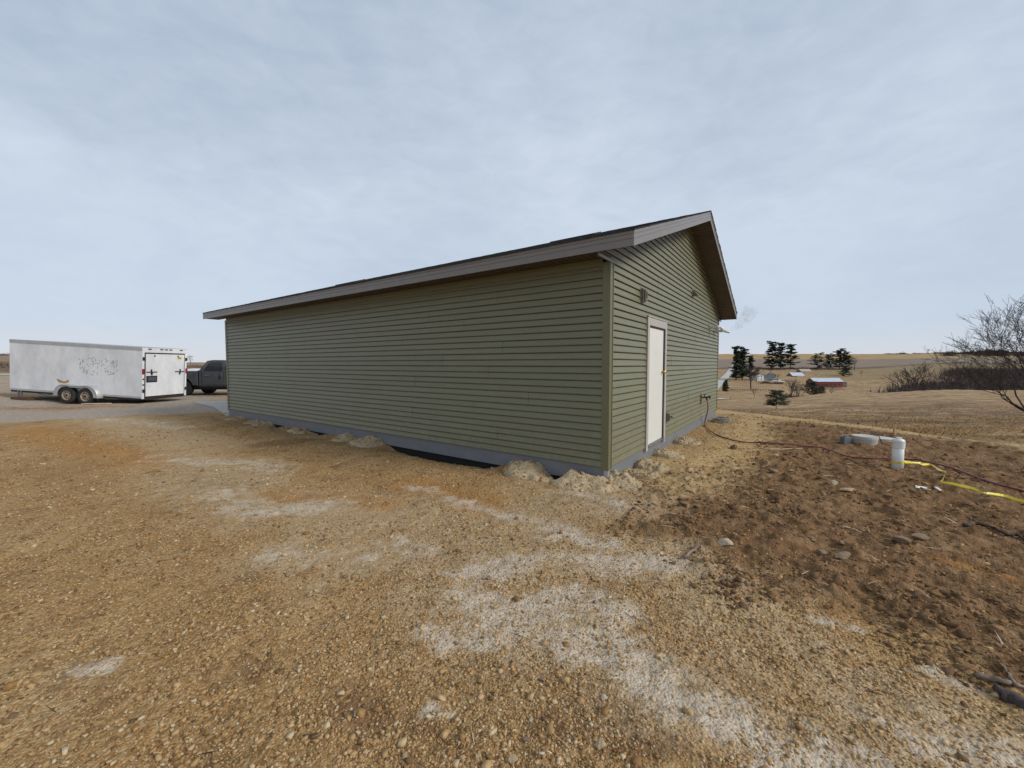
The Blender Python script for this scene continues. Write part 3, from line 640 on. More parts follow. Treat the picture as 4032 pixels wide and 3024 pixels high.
stick([(3058, 2062), (3074, 2075), (3095, 2085)], .008, m_root, 'thin dark twig lying on grey soil right of the pale block')
stick([(3800, 2075), (3850, 2070), (3915, 2090), (3960, 2112), (4000, 2113), (4030, 2130)], .020, m_root, 'long dark sinuous root half out of the soil at the right edge', 'root', 'root', side=[[(3990, 2110), (4015, 2118), (4040, 2122)]])
stick([(3845, 2668), (3910, 2690), (3960, 2700), (4032, 2725), (4100, 2750)], .017, m_wood, 'grey branch along the soil bank at the lower right edge', 'branch', 'branch', side=[[(4000, 2713), (3975, 2670), (3935, 2625)]])
stick([(3925, 2730), (3990, 2755), (4060, 2790), (4110, 2800)], .055, m_root, 'thick dark log in the trench at the lower right edge', 'log', 'log', lift=-.01)
stick([(2992, 1858), (3000, 1851), (2992, 1838, .1)], .009, m_root, 'short dark curved twig standing up below the hose')
stick([(2600, 2038), (2640, 2031), (2680, 2043)], .006, m_root, 'thin arching twig near the brown clod before the corner')
stick([(2126, 2982), (2172, 2984)], .006, m_straw, 'short straight pale twig at the bottom edge, right of centre')
stick([(2395, 2682), (2420, 2688), (2437, 2683)], .006, m_straw, 'pale twig over a dark dimple in the lower centre dust')
stick([(2860, 1918), (2862, 1900, .08), (2860, 1880, .2)], .004, m_wood, 'thin upright weed stalk growing from bare soil', 'dry_stalk', 'plant')
stick([(2170, 1894), (2190, 1900), (2206, 1908)], .018, m_root, 'dark splintered bark scrap on dust before the building corner', 'bark_scrap', 'bark')
stick([(3240, 1876), (3280, 1880)], .007, m_straw, 'short pale straw above the pinkish pale chunk')

# ------------------------------------------------------------------ the building
B = thing('building', 'long low olive green vinyl sided building with a grey skirt and dark gable roof', 'building', (BC.x, BC.y, 0), BH)
ZB = EYE-1.437; CH = .1005; NP = 14; ZT = ZB+CH*28
SL = .344; EO, RO0, RO1 = .40, .46, .62
ZE = EYE+1.612                                     # top of eave fascia
ZR = ZE+SL*(BW/2+EO)
core = MB()
core.prism([(.03, .03, -.15), (BW-.03, .03, -.15), (BW-.03, .03, ZT), (BW/2, .03, ZR-.25), (.03, .03, ZT)], (0, BL-.06, 0)); core.build('wall_core', m_core, B)
# lap profile: (out, z) for one double course panel
def grime():
    t = m_side.node_tree; n = t.nodes; l = t.links; b = n['Principled BSDF']; src = b.inputs['Base Color'].links[0].from_socket
    tc_ = n.new('ShaderNodeTexCoord'); sx = n.new('ShaderNodeSeparateXYZ'); l.new(tc_.outputs['Object'], sx.inputs[0])
    mr = n.new('ShaderNodeMapRange'); mr.inputs[1].default_value = ZB+.75; mr.inputs[2].default_value = ZB; mr.inputs[3].default_value = 0; mr.inputs[4].default_value = 1; l.new(sx.outputs[2], mr.inputs[0])
    nz = n.new('ShaderNodeTexNoise'); nz.inputs['Scale'].default_value = 16; nz.inputs['Detail'].default_value = 8; nz.inputs['Roughness'].default_value = .75; l.new(tc_.outputs['Object'], nz.inputs['Vector'])
    m2 = n.new('ShaderNodeMapRange'); m2.inputs[1].default_value = .48; m2.inputs[2].default_value = .70; m2.inputs[4].default_value = .55; l.new(nz.outputs[0], m2.inputs[0])
    mu = n.new('ShaderNodeMath'); mu.operation = 'MULTIPLY'; l.new(mr.outputs[0], mu.inputs[0]); l.new(m2.outputs[0], mu.inputs[1])
    mx = n.new('ShaderNodeMix'); mx.data_type = 'RGBA'; l.new(mu.outputs[0], mx.inputs[0]); l.new(src, mx.inputs[6]); mx.inputs[7].default_value = (.33, .25, .15, 1); l.new(mx.outputs[2], b.inputs['Base Color'])
    # long shallow oil-canning of the vinyl
    nw = n.new('ShaderNodeTexNoise'); nw.inputs['Scale'].default_value = 1.6; nw.inputs['Detail'].default_value = 2; l.new(tc_.outputs['Object'], nw.inputs['Vector'])
    bp = n.new('ShaderNodeBump'); bp.inputs['Strength'].default_value = .5; bp.inputs['Distance'].default_value = .03; l.new(nw.outputs[0], bp.inputs['Height'])
    old = b.inputs['Normal'].links[0].from_node; l.new(bp.outputs[0], old.inputs['Normal'])
grime()
def prof():
    p = []
    for k in (0, 1):
        z = k*CH
        p += [(-.002, z), (.027, z+.0005), (.029, z+.009), (.012, z+CH-.015), (-.002, z+CH-.013)]
    return p
def panel(face, a0, a1, z0, out=0.0):
    mb = MB(); pr = prof(); bm = mb.bm
    def P(a, o, z): return (a, -(o+out), z0+z) if face == 'g' else ((-(o+out), a, z0+z) if face == 'l' else ((BW+o+out, a, z0+z) if face == 'r' else (a, BL+o+out, z0+z)))
    pr2 = pr+[(-.005, 2*CH-.001), (-.005, 0)]
    L_ = [bm.verts.new(P(a0, *q)) for q in pr2]; R_ = [bm.verts.new(P(a1, *q)) for q in pr2]; n = len(pr2)
    for i in range(n): bm.faces.new((L_[i], L_[(i+1) % n], R_[(i+1) % n], R_[i]))
    bm.faces.new(L_); bm.faces.new(R_[::-1]); return mb
rs = random.Random(42)
offs = [2.55, .9, 3.1, 1.7, .5, 2.9, 1.25, 2.2, .7, 3.3, 1.9, 2.7, 1.05, 2.4]
for i in range(NP):
    z0 = ZB+i*2*CH
    cuts = [.075]; a = offs[i]+rs.uniform(-.2, .2)+.9
    while a < BL-.5: cuts.append(a); a += 3.62+rs.uniform(-.25, .1)
    cuts.append(BL-.06)
    for j, (a0, a1) in enumerate(zip(cuts[:-1], cuts[1:])):
        panel('l', a0, a1-.003, z0, .0022*(j % 2)).build('siding_panel', m_side, B)
DX0, DX1, DZ1 = 1.615, 2.815, 2.50                   # outside of the door trim
def gpanel(a0, a1, z0, out_):
    mb = panel('g', a0, a1, z0, out_)
    if z0+2*CH > ZT-.02:
        nl = Vector((-SL, 0, 1)).normalized()       # keep below the left slope
        mb.cut((-EO, 0, ZE-.145), nl); mb.cut((BW+EO, 0, ZE-.145), Vector((SL, 0, 1)).normalized())
        mb.cut((0, 0, ZT-.003), (0, 0, -1)) if z0 < ZT-.003 and z0+2*CH > ZT+.02 else None
    return mb
z0 = ZB; i = 0
while z0 < ZR-.25:
    if z0 < ZT-.01:
        sp = [.075, BW-.06]
        inner = [3.9+1.7*math.sin(i*2.3), 7.3+1.0*math.sin(i*1.7+1)] if i % 2 else [5.4+1.2*math.sin(i*1.9)]
        sp = sorted(sp+inner)
    else:
        sp = [-EO+.02, 1.9+2*((i*.37) % 1), 5.6+1.5*((i*.61) % 1), BW+EO-.02]
    for j, (a0, a1) in enumerate(zip(sp[:-1], sp[1:])):
        o_ = .002*(j % 2)
        if z0 < DZ1 and a0 < DX1 and a1 > DX0:
            if a0 < DX0-.05: gpanel(a0, DX0-.002, z0, o_).build('siding_panel', m_side, B)
            if z0+2*CH > DZ1:
                mb = gpanel(max(a0, DX0-.001), min(a1, DX1+.001), z0, o_); mb.cut((0, 0, DZ1), (0, 0, -1)); mb.build('siding_panel', m_side, B)
            if a1 > DX1+.05: gpanel(DX1+.002, a1-.003, z0, o_).build('siding_panel', m_side, B)
        else:
            mb = gpanel(a0, a1-.003, z0, o_)
            if len(mb.bm.faces): mb.build('siding_panel', m_side, B)
            else: mb.bm.free()
    z0 += 2*CH; i += 1
# corner posts
for (x, y) in ((0, 0), (BW, 0), (0, BL)):
    mb = MB(); sx = -1 if x == 0 else 1; sy = -1 if y == 0 else 1
    mb.box(min(x+sx*.031, x-sx*.078), y+sy*.031, ZB-.035, max(x+sx*.031, x-sx*.078), y+sy*.006, ZT) if sy < 0 else mb.box(min(x+sx*.024, x-sx*.07), y+.006, ZB-.035, max(x+sx*.024, x-sx*.07), y+.024, ZT)
    mb.box(min(x+sx*.0315, x+sx*.006), min(y+sy*.0305, y-sy*.078), ZB-.035, max(x+sx*.0315, x+sx*.006), max(y+sy*.0305, y-sy*.078), ZT)
    mb.build('corner_post', m_post, B)
MB().box(-.02, -.02, .02, .04, .04, ZB-.03).build('corner_conduit', m_galv, B)
# skirt of grey trim coil around the foundation, its lower edge clear of the ground
SK = EYE-1.672
def skirt(p, q):
    mb = MB(); mb.box(*p, *q); return mb.build('foundation_skirt', m_skirt, B)
L3 = [0.0, 3.2, 6.3, 9.4, BL]
for a, b in zip(L3[:-1], L3[1:]): skirt((-.001, a+.001, SK), (.02, b-.001, ZB+.012))
G3 = [.021, 3.0, 6.0, BW]
for a, b in zip(G3[:-1], G3[1:]): skirt((a+.001, -.001, SK-.12), (b-.001, .02, ZB+.012))
# roof
def slope_pt(x, y, dz=0): zz_ = ZE+SL*(x+EO) if x <= BW/2 else ZE+SL*(BW+EO-x); return (x, y, zz_+dz)
for sgn in (0, 1):
    mb = MB(); f = (lambda x: x) if sgn == 0 else (lambda x: BW-x)
    y0, y1 = -RO0+.02, BL+RO1-.02
    mb.prism([slope_pt(f(-EO+.02), y0, -.02), slope_pt(f(BW/2), y0, -.02), slope_pt(f(BW/2), y0, -.006), slope_pt(f(-EO+.02), y0, -.006)], (0, y1-y0, 0))
    mb.build('roof_deck', m_soff, B)
    # shingle courses with real butt edges, tabs of uneven thickness
    mb = MB(); n = 36; w = (BW/2+EO+.03)/n
    rg = random.Random(5+sgn)
    for k in range(n):
        y = -RO0-.02-rg.uniform(0, .01); 
        while y < BL+RO1+.02:
            ln = rg.choice((.17, .22, .33, .28)); ye = min(y+ln, BL+RO1+.02); th = rg.choice((.007, .012, .012, .016))
            xa = -EO-.03+k*w+rg.uniform(-.004, .004); xb = min(-EO-.03+(k+1.3)*w, BW/2)
            p = [slope_pt(f(xa), y, .000), slope_pt(f(xb), y, .001), slope_pt(f(xb), y, .004), slope_pt(f(xa), y, th+.004)]
            mb.prism(p, (0, ye-y-.004, 0)); y = ye
    o = mb.build('shingles', m_shing, B, fix=True); o['kind'] = 'stuff'
mb = MB(); rg = random.Random(9)
y = -RO0-.02
while y < BL+RO1:
    mb.prism([(BW/2-.15, y, ZR-.045), (BW/2, y, ZR+.008), (BW/2+.15, y, ZR-.045), (BW/2+.15, y, ZR-.03), (BW/2, y, ZR+.024+rg.uniform(0, .006)), (BW/2-.15, y, ZR-.03)], (0, .155, 0)); y += .16
o = mb.build('ridge_cap', m_shing, B)
# a few loose bundles left on the slope, seen grazing the eave line
for (x, y, L_) in ((2.2, 1.2, 1.0), (1.6, 8.2, 1.0)):
    mb = MB(); mb.prism([slope_pt(x, y, .012), slope_pt(x+.33, y, .012), slope_pt(x+.33, y, .05), slope_pt(x, y, .05)], (0, L_, 0)); mb.build('shingle_stack', m_shing, B)
# eave fascia in lengths, with two fold lines
def fascia_eave(x, y0, y1, sx):
    mb = MB(); pr = [(0, -.19), (.012, -.19), (.012, -.105), (.017, -.10), (.012, -.095), (.012, -.05), (.018, -.045), (.013, -.038), (.014, -.004), (0, -.004)]
    mb.prism([(x+sx*o_, y0, ZE+z) for o_, z in pr], (0, y1-y0, 0)); return mb.build('fascia', m_clay, B)
E3 = [-RO0, 2.6, 6.1, 9.6, BL+RO1]
for a, b in zip(E3[:-1], E3[1:]):
    fascia_eave(-EO, a, b-.002, -1); fascia_eave(BW+EO, a, b-.002, 1)
def fascia_rake(y, x0, x1, sy):
    mb = MB(); pr = [(0, -.19), (.012, -.19), (.012, -.105), (.017, -.10), (.012, -.095), (.012, -.05), (.018, -.045), (.013, -.038), (.014, -.004), (0, -.004)]
    a = [mb.bm.verts.new(slope_pt(x0, y+sy*o_, z)) for o_, z in pr]; b = [mb.bm.verts.new(slope_pt(x1, y+sy*o_, z)) for o_, z in pr]; n = len(pr)
    mb.bm.faces.new(a); mb.bm.faces.new(b[::-1])
    for i_ in range(n): mb.bm.faces.new((a[i_], b[i_], b[(i_+1) % n], a[(i_+1) % n]))
    return mb.build('fascia', m_clay, B)
for (yy, sy) in ((-RO0, -1), (BL+RO1, 1)):
    for (a, b) in ((-EO-.012, 2.05), (2.052, BW/2), (BW/2+.0005, 6.9), (6.902, BW+EO+.012)): fascia_rake(yy, a, b, sy)
# soffits as grooved panels
def soffit_panel(p0, along, across, dz_fn):
    pass
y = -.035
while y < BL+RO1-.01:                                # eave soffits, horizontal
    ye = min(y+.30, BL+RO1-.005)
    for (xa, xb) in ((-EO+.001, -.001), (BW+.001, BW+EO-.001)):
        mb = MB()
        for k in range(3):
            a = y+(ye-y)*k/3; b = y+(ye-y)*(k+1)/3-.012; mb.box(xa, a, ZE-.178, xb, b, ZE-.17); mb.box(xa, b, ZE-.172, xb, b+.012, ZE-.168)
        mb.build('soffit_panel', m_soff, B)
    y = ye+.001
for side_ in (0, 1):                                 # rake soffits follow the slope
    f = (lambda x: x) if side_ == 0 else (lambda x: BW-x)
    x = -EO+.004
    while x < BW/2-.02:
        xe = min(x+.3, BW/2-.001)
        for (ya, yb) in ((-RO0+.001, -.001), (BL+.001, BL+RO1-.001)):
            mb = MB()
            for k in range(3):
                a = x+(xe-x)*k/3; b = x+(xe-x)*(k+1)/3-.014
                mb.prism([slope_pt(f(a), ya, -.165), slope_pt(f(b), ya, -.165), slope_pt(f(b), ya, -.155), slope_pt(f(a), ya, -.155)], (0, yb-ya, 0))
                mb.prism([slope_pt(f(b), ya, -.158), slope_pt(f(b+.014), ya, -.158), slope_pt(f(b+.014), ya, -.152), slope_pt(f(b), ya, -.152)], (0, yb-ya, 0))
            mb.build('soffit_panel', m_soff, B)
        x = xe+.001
# frieze / J trim
MB().box(-.034, .08, ZT-.045, -.0, BL-.07, ZE-.180).build('frieze_trim', m_post, B)
MB().box(-EO+.012, -.04, ZT-.012, .05, -.02, ZT+.014).build('return_trim', m_clay, B)
MB().box(BW-.05, -.04, ZT-.012, BW+EO-.012, -.02, ZT+.014).build('return_trim', m_clay, B)
MB().box(-EO+.014, -.018, ZT+.0, -.002, -.002, ZT+.012).build('return_soffit', m_soff, B)
MB().box(.062, -.0405, ZB-.02, .076, -.0315, ZT).build('corner_channel', m_clay, B)
for f in ((lambda x: x), (lambda x: BW-x)):
    mb = MB(); a, b = 0.0, BW/2
    mb.prism([slope_pt(f(a), -.036, -.20), slope_pt(f(b), -.036, -.20), slope_pt(f(b), -.036, -.166), slope_pt(f(a), -.036, -.166)], (0, .014, 0)); mb.build('rake_trim', m_post, B)
# door with casing
ft = 0.105
cz0 = ZB-.06
mb = MB(); mb.box(DX0, -.045, cz0, DX0+ft, -.005, DZ1); mb.box(DX1-ft, -.045, cz0, DX1, -.005, DZ1); mb.box(DX0+ft+.001, -.045, DZ1-.14, DX1-ft-.001, -.005, DZ1); mb.box(DX0-.012, -.056, DZ1-.002, DX1+.012, -.004, DZ1+.016)
dr = mb.build('door_frame', m_beige, B)
mb = MB(); jx0, jx1 = DX0+ft, DX1-ft
mb.box(jx0+.001, -.03, ZB+.02, jx0+.03, .028, DZ1-.142); mb.box(jx1-.03, -.03, ZB+.02, jx1-.001, .028, DZ1-.142); mb.box(jx0+.03, -.03, DZ1-.165, jx1-.03, .028, DZ1-.142); mb.build('door_seal', m_dark, dr)
MB().box(jx0+.002, -.062, ZB-.006, jx1-.002, .025, ZB+.018).build('sill', m_steel, dr)
slab = MB().box(jx0+.032, -.014, ZB+.024, jx1-.032, .022, DZ1-.168, bev=.003).build('door', m_door, B)
kz = EYE-.115-.03
mb = MB(); kx = jx1-.032-.07; mb.cyl((kx, -.015, kz), (kx, -.024, kz), .033, .031, 20).cyl((kx, -.022, kz), (kx, -.055, kz), .011, .013, 14).sph((kx, -.072, kz), .028, (1, .85, 1), 18); mb.build('knob', m_brass, slab, True)
mb = MB()
for z in (.35, 1.05, 1.8): mb.cyl((jx0+.028, -.02, ZB+z), (jx0+.028, -.02, ZB+z+.1), .007)
mb.build('hinge', m_steel, slab)
# wall fixtures
def block(cx, cz, w, h, name, m_=None, d=.045, parent=B):
    mb = MB(); mb.box(cx-w/2, -.012-d, cz-h/2, cx+w/2, -.005, cz+h/2, bev=.006); mb.box(cx-w/2-.018, -.03, cz-h/2-.018, cx+w/2+.018, -.006, cz+h/2+.018); return mb.build(name, m_ or m_vent, parent)
lb = block(1.33, EYE+1.105, .15, .21, 'light_mounting_block', m_clay, .06)
mb = MB(); mb.box(1.275, -.1, EYE+1.02, 1.385, -.073, EYE+1.19, bev=.005); mb.build('light_box', m_vent, lb)
MB().box(1.302, -.104, EYE+1.055, 1.358, -.1005, EYE+1.155).build('opening', m_dark, lb)
hd = block(5.09, EYE+1.67, .15, .15, 'exhaust_hood', m_clay, .02)
mb = MB(); zc = EYE+1.67; mb.prism([(5.03, -.034, zc+.075), (5.03, -.034, zc-.07), (5.03, -.15, zc-.055), (5.03, -.135, zc-.035)], (.12, 0, 0)); mb.build('hood_cover', m_vent, hd)
lv = block(2.98, EYE-1.045, .15, .17, 'dryer_vent', m_clay, .05)
mb = MB(); zc = EYE-1.045
mb.box(2.92, -.09, zc-.07, 3.04, -.064, zc+.07)
for k in range(3): mb.prism([(2.925, -.092, zc+.055-k*.045), (2.925, -.105, zc+.02-k*.045), (2.925, -.10, zc+.018-k*.045), (2.925, -.088, zc+.05-k*.045)], (.11, 0, 0))
mb.prism([(3.00, -.065, zc+.06), (3.00, -.15, zc-.01), (3.00, -.065, zc-.035)], (.012, 0, 0))
mb.build('louvre', m_vent, lv)
MB().box(2.94, -.0935, zc-.055, 3.02, -.0905, zc+.045).build('opening', m_dark, lv)
# flue and intake pipes
b1 = block(7.42, EYE+1.03, .12, .17, 'intake_pipe_flange', m_steel, .02)
mb = MB(); z = EYE+1.035
mb.tube([(7.42, -.02, z), (7.42, -.26, z), (7.43, -.31, z-.01), (7.45, -.34, z-.045), (7.45, -.35, z-.11)], .038, 14); mb.cyl((7.42, -.2, z), (7.42, -.28, z), .046, seg=14); mb.build('intake_pipe', m_flue, b1, True)
b2 = block(8.20, EYE+.98, .11, .16, 'flue_pipe_flange', m_steel, .02)
mb = MB(); z = EYE+.985
mb.tube([(8.2, -.02, z), (8.2, -.24, z), (8.2, -.30, z-.005), (8.2, -.34, z-.03), (8.2, -.44, z-.05)], .036, 14); mb.cyl((8.2, -.18, z), (8.2, -.25, z), .044, seg=14); mb.build('flue_pipe', m_flue, b2, True)
# hose tap
b3 = block(6.38, EYE-.925, .11, .26, 'tap_mounting_block', m_rbrown, .03)
mb = MB(); z = EYE-.885; x = 6.38
mb.cyl((x, -.04, z), (x, -.16, z), .016).cyl((x, -.115, z), (x, -.115, z+.075), .010).cyl((x, -.115, z+.07), (x, -.115, z+.085), .036, seg=10).cyl((x, -.155, z+.005), (x, -.175, z-.07), .020).cyl((x, -.13, z), (x, -.27, z+.02), .018).cyl((x, -.235, z-.03), (x, -.235, z+.05), .014).sph((x, -.16, z), .028).cyl((x-.03, -.2, z+.03), (x+.05, -.24, z+.02), .013); mb.build('tap', m_black, b3)

# ------------------------------------------------------------------ hose, standpipe, ribbon, risers
def B2W(x, y, z): q = bl(x, y); return Vector((q[0], q[1], z))
hp = [B2W(6.38, -.18, EYE-.96), B2W(6.38, -.20, EYE-1.2)]
for q in [(2774, 1672), (2786, 1692), (2828, 1717), (2893, 1739), (2962, 1748), (3050, 1755), (3157, 1764), (3251, 1779), (3321, 1800), (3409, 1814), (3480, 1818), (3560, 1820), (3632, 1827), (3745, 1858), (3886, 1904), (4032, 1947), (4200, 2000), (4400, 2070)]:
    hp.append(gp(*q)+Vector((0, 0, .014)))
def catmull(pts, n=6):
    o = []; P = [pts[0]]+pts+[pts[-1]]
    for i_ in range(1, len(P)-2):
        for k in range(n):
            t = k/n; a, b, c, d = P[i_-1:i_+3]
            o.append(.5*((2*b)+(c-a)*t+(2*a-5*b+4*c-d)*t*t+(3*b-a-3*c+d)*t**3))
    o.append(pts[-1]); return o
hs = catmull(hp, 8)
for k, q in enumerate(hs):
    if k > 14: q.z = max(h1(q.x+a_, q.y+b_) for a_ in (-.05, 0, .05) for b_ in (-.05, 0, .05))+.014
zs = [q.z for q in hs]
for k, q in enumerate(hs):
    if k > 14: q.z = max(max(zs[max(14, k-2):k+3])*.5+.5*sum(zs[max(14, k-6):k+7])/len(zs[max(14, k-6):k+7]), h1(q.x, q.y)+.008)
o = MB().tube(hs, .0125, 8).build('garden_hose', m_hose, None, True); tag(o, 'dark red hose running from the wall tap across the soil to the right edge', 'hose')
pb = gp(3563, 1856); 
sp_ = thing('standpipe', 'white capped plastic standpipe rising from brown soil with yellow ribbon tied round it', 'pipe', (6.13, 6.35, 0))
zt_ = EYE-(1729-1433)*6.35/1590; z0_ = h1(6.13, 6.35)-.12
mb = MB(); mb.cyl((0, 0, z0_), (0, 0, zt_-.02), .072, seg=32); mb.build('pipe', m_pvc, sp_, True)
mb = MB(); mb.cyl((0, 0, zt_-.145), (0, 0, zt_-.03), .080, seg=32).cyl((0, 0, zt_-.03), (0, 0, zt_-.008), .080, .064, 32).cyl((0, 0, zt_-.008), (0, 0, zt_+.018), .036, .034, 8); o = mb.build('cap', m_pvc, sp_)
# ribbon
zr = EYE-(1823-1433)*6.35/1590
tp = thing('yellow_ribbon', 'yellow ribbon tied around the white standpipe and trailing off to the right', 'ribbon', (6.13, 6.35, 0))
mb = MB(); n = 28; ri = []
for k in range(n): a = 2*math.pi*k/n; rr = .0755; ri.append((Vector((rr*math.cos(a), rr*math.sin(a), zr-.018+.006*math.sin(a*2))), Vector((rr*math.cos(a), rr*math.sin(a), zr+.018+.005*math.sin(a*3)))))
for k in range(n):
    a, b = ri[k], ri[(k+1) % n]; mb.poly([a[0], b[0], b[1], a[1]])
mb.build('wrap', m_tape, tp)
rp = [(3589, 1823, .36, .035), (3620, 1826, .30, .05), (3632, 1836, .22, .03), (3665, 1848, .10, .028), (3700, 1865, .06, .022), (3722, 1878, .05, .036), (3708, 1907, .02, .03), (3701, 1913, .02, .028), (3738, 1922, .02, .03), (3830, 1953, .015, .03), (3872, 1961, .015, .034), (3950, 1974, .015, .028), (4032, 1990, .02, .036), (4160, 2010, .02, .03)]
pts = [Vector((6.13+.07, 6.31, zr))]; wd = [.036]
for (px, py, hh, w_) in rp:
    g = at(px, py, 6.3) if hh > .15 else gp(px, py)+Vector((0, 0, .03)); g.z = max(g.z, max(h1(g.x+a_, g.y+b_) for a_ in (-.08, 0, .08) for b_ in (-.08, 0, .08))+.025); pts.append(g); wd.append(w_*.9)
cc = catmull(pts, 5); [setattr(q_, 'z', max(q_.z, h1(q_.x, q_.y)+.028)) for q_ in cc]; mb = MB(); prev = None
for k, q in enumerate(cc):
    w_ = wd[min(len(wd)-1, k//5)]*.55; q = q-Vector((6.13, 6.35, 0)); tw = math.sin(k*.55)*.45
    d = (cc[min(k+1, len(cc)-1)]-cc[max(k-1, 0)]).normalized(); sdv = d.cross(Vector((0, 0, 1))).normalized(); up = sdv.cross(d)
    ax = (-sdv*(.72+.4*math.sin(k*.55))+up*(.72+.2*math.cos(k*.4)))
    a, b = mb.bm.verts.new(q-ax*w_+Vector((0, 0, w_*.6))), mb.bm.verts.new(q+ax*w_+Vector((0, 0, w_*.6)))
    if prev: mb.bm.faces.new((prev[0], a, b, prev[1]))
    prev = (a, b)
mb.build('tail', m_tape, tp)
def riser(px, ptop, Y, wpx, hgt, lab):
    c = at(px, ptop, Y); r = wpx/2*Y/1590*.76; zt2 = c.z
    t_ = thing('septic_riser', lab, 'concrete riser', (c.x, c.y, 0), 0, 'round concrete risers in the soil')
    gz = min(h1(c.x, c.y)-.08, zt2-hgt)
    mb = MB(); mb.cyl((0, 0, gz), (0, 0, zt2-.06), r*.95, r*.97, 40); mb.build('ring', m_conc, t_)
    bm = bmesh.new(); bmesh.ops.create_cone(bm, cap_ends=True, segments=40, radius1=r*.985, radius2=r*1.0, depth=.075, matrix=Matrix.Translation((0, 0, zt2-.0375+.004)))
    bmesh.ops.bevel(bm, geom=[e_ for e_ in bm.edges if e_.calc_face_angle(0) > .8], offset=.012, segments=2, affect='EDGES')
    me = bpy.data.meshes.new('lid'); bm.to_mesh(me); bm.free(); link('lid', me, m_lid, t_)
    return t_, zt2, r
m_lid = mat('pale cast concrete lid', (.52, .50, .455), .85, .1, 7, bump=.4, bscale=60, dirt=(.36, .30, .22), damt=.5, dscale=6)
t1, zl1, r1_ = riser(3404, 1716, 8.42, 110, .2, 'pale round concrete riser lid with a wire loop, left of the overlapping pair')
t2, zl2, r2_ = riser(3474, 1724, 8.8, 104, .2, 'pale round concrete riser lid right behind the white standpipe')
mb = MB(); lp = [Vector((r1_*.75+.11*math.cos(a), -.1+.07*math.sin(a), zl1+.03+.05*abs(math.sin(a*1.5)))) for a in [k*.35 for k in range(22)]]
mb.tube(lp+[Vector((r1_*.95, -.12, zl1-.02)), Vector((r1_*1.0, -.18, zl1-.14))], .007, 6); mb.build('wire_loop', m_black, t1, True)
c = at(3328, 1757, 8.45); v_ = thing('grey_valve_box', 'small grey plastic box with a stub pipe beside the left concrete riser', 'utility box', (c.x, c.y, 0))
m_gplas = mat('grey plastic', (.16, .18, .20), .5, .1)
gz = h1(c.x, c.y); MB().box(-.07, -.06, gz-.05, .07, .06, gz+.13, bev=.01).build('box', m_gplas, v_); MB().cyl((.05, 0, gz+.03), (.24, .05, gz+.02), .035, seg=12).build('pipe', m_gplas, v_); MB().cyl((0, 0, gz+.13), (0, 0, gz+.16), .045, .04, seg=12).build('cap', m_gplas, v_)
# two torn white scraps
for k, (q, lab) in enumerate((([(3603, 1917), (3625, 1920), (3651, 1926), (3650, 1929), (3606, 1926)], 'long torn white scrap lying on soil below the ribbon'), ([(3677, 1922), (3690, 1925), (3708, 1937), (3702, 1939), (3682, 1930)], 'short torn white scrap beside the ribbon bend'))):
    P_ = [gp(*a)+Vector((0, 0, .016)) for a in q]; c = sum(P_, Vector())/len(P_); mb = MB(); mb.prism([p-c for p in P_], (0, 0, .006)); o = mb.build('paper_scrap', m_pvc); o.location = c; tag(o, lab, 'scrap')
# coil of grey poly line by the far corner
c = gp(2815, 1662); mb = MB(); 
for k in range(9):
    rr = .20+.05*random.random(); cx, cy = random.uniform(-.05, .05), random.uniform(-.04, .04); zc = .02+.012*k
    mb.tube([Vector((cx+rr*math.cos(a), cy+rr*.8*math.sin(a), zc+.02*math.sin(a+k))) for a in [j*math.pi/12 for j in range(25)]], .008, 5)
o = mb.build('cable_coil', m_gplas, None, True); o.location = (c.x+.15, c.y, c.z); tag(o, 'flattened coil of dark grey line on the ground by the far wall corner', 'coil')
# stakes
m_stake = mat('raw lath wood', (.55, .42, .27), .85, .15, 20); m_tpost = mat('rusty steel post', (.12, .07, .05), .8, .2, 20)
c = gp(3521, 1713); o = MB().box(-.012, -.02, -.1, .012, .02, .13).build('survey_stake', m_stake); o.location = c; tag(o, 'short pale wooden stake standing behind the right concrete riser', 'stake')
for k, (px, py, h_, lab) in enumerate(((3450, 1668, 33, 'tallest dark steel post in the meadow above the concrete risers'), (3330, 1661, 15, 'short thin steel post in the meadow, left of the tallest one'), (3374, 1672, 12, 'bent low steel post between the two meadow posts'))):
    c = gp(px, py); h_ *= c.y/1590; mb = MB(); mb.box(-.014, -.014, -.3, .014, .014, h_*.7).box(-.011, -.018, h_*.7, .011, .018, h_); o = mb.build('fence_post', m_tpost); o.location = c
    if k == 2: o.rotation_euler = (0, .5, 0)
    tag(o, lab, 'post', 'steel posts in the meadow')

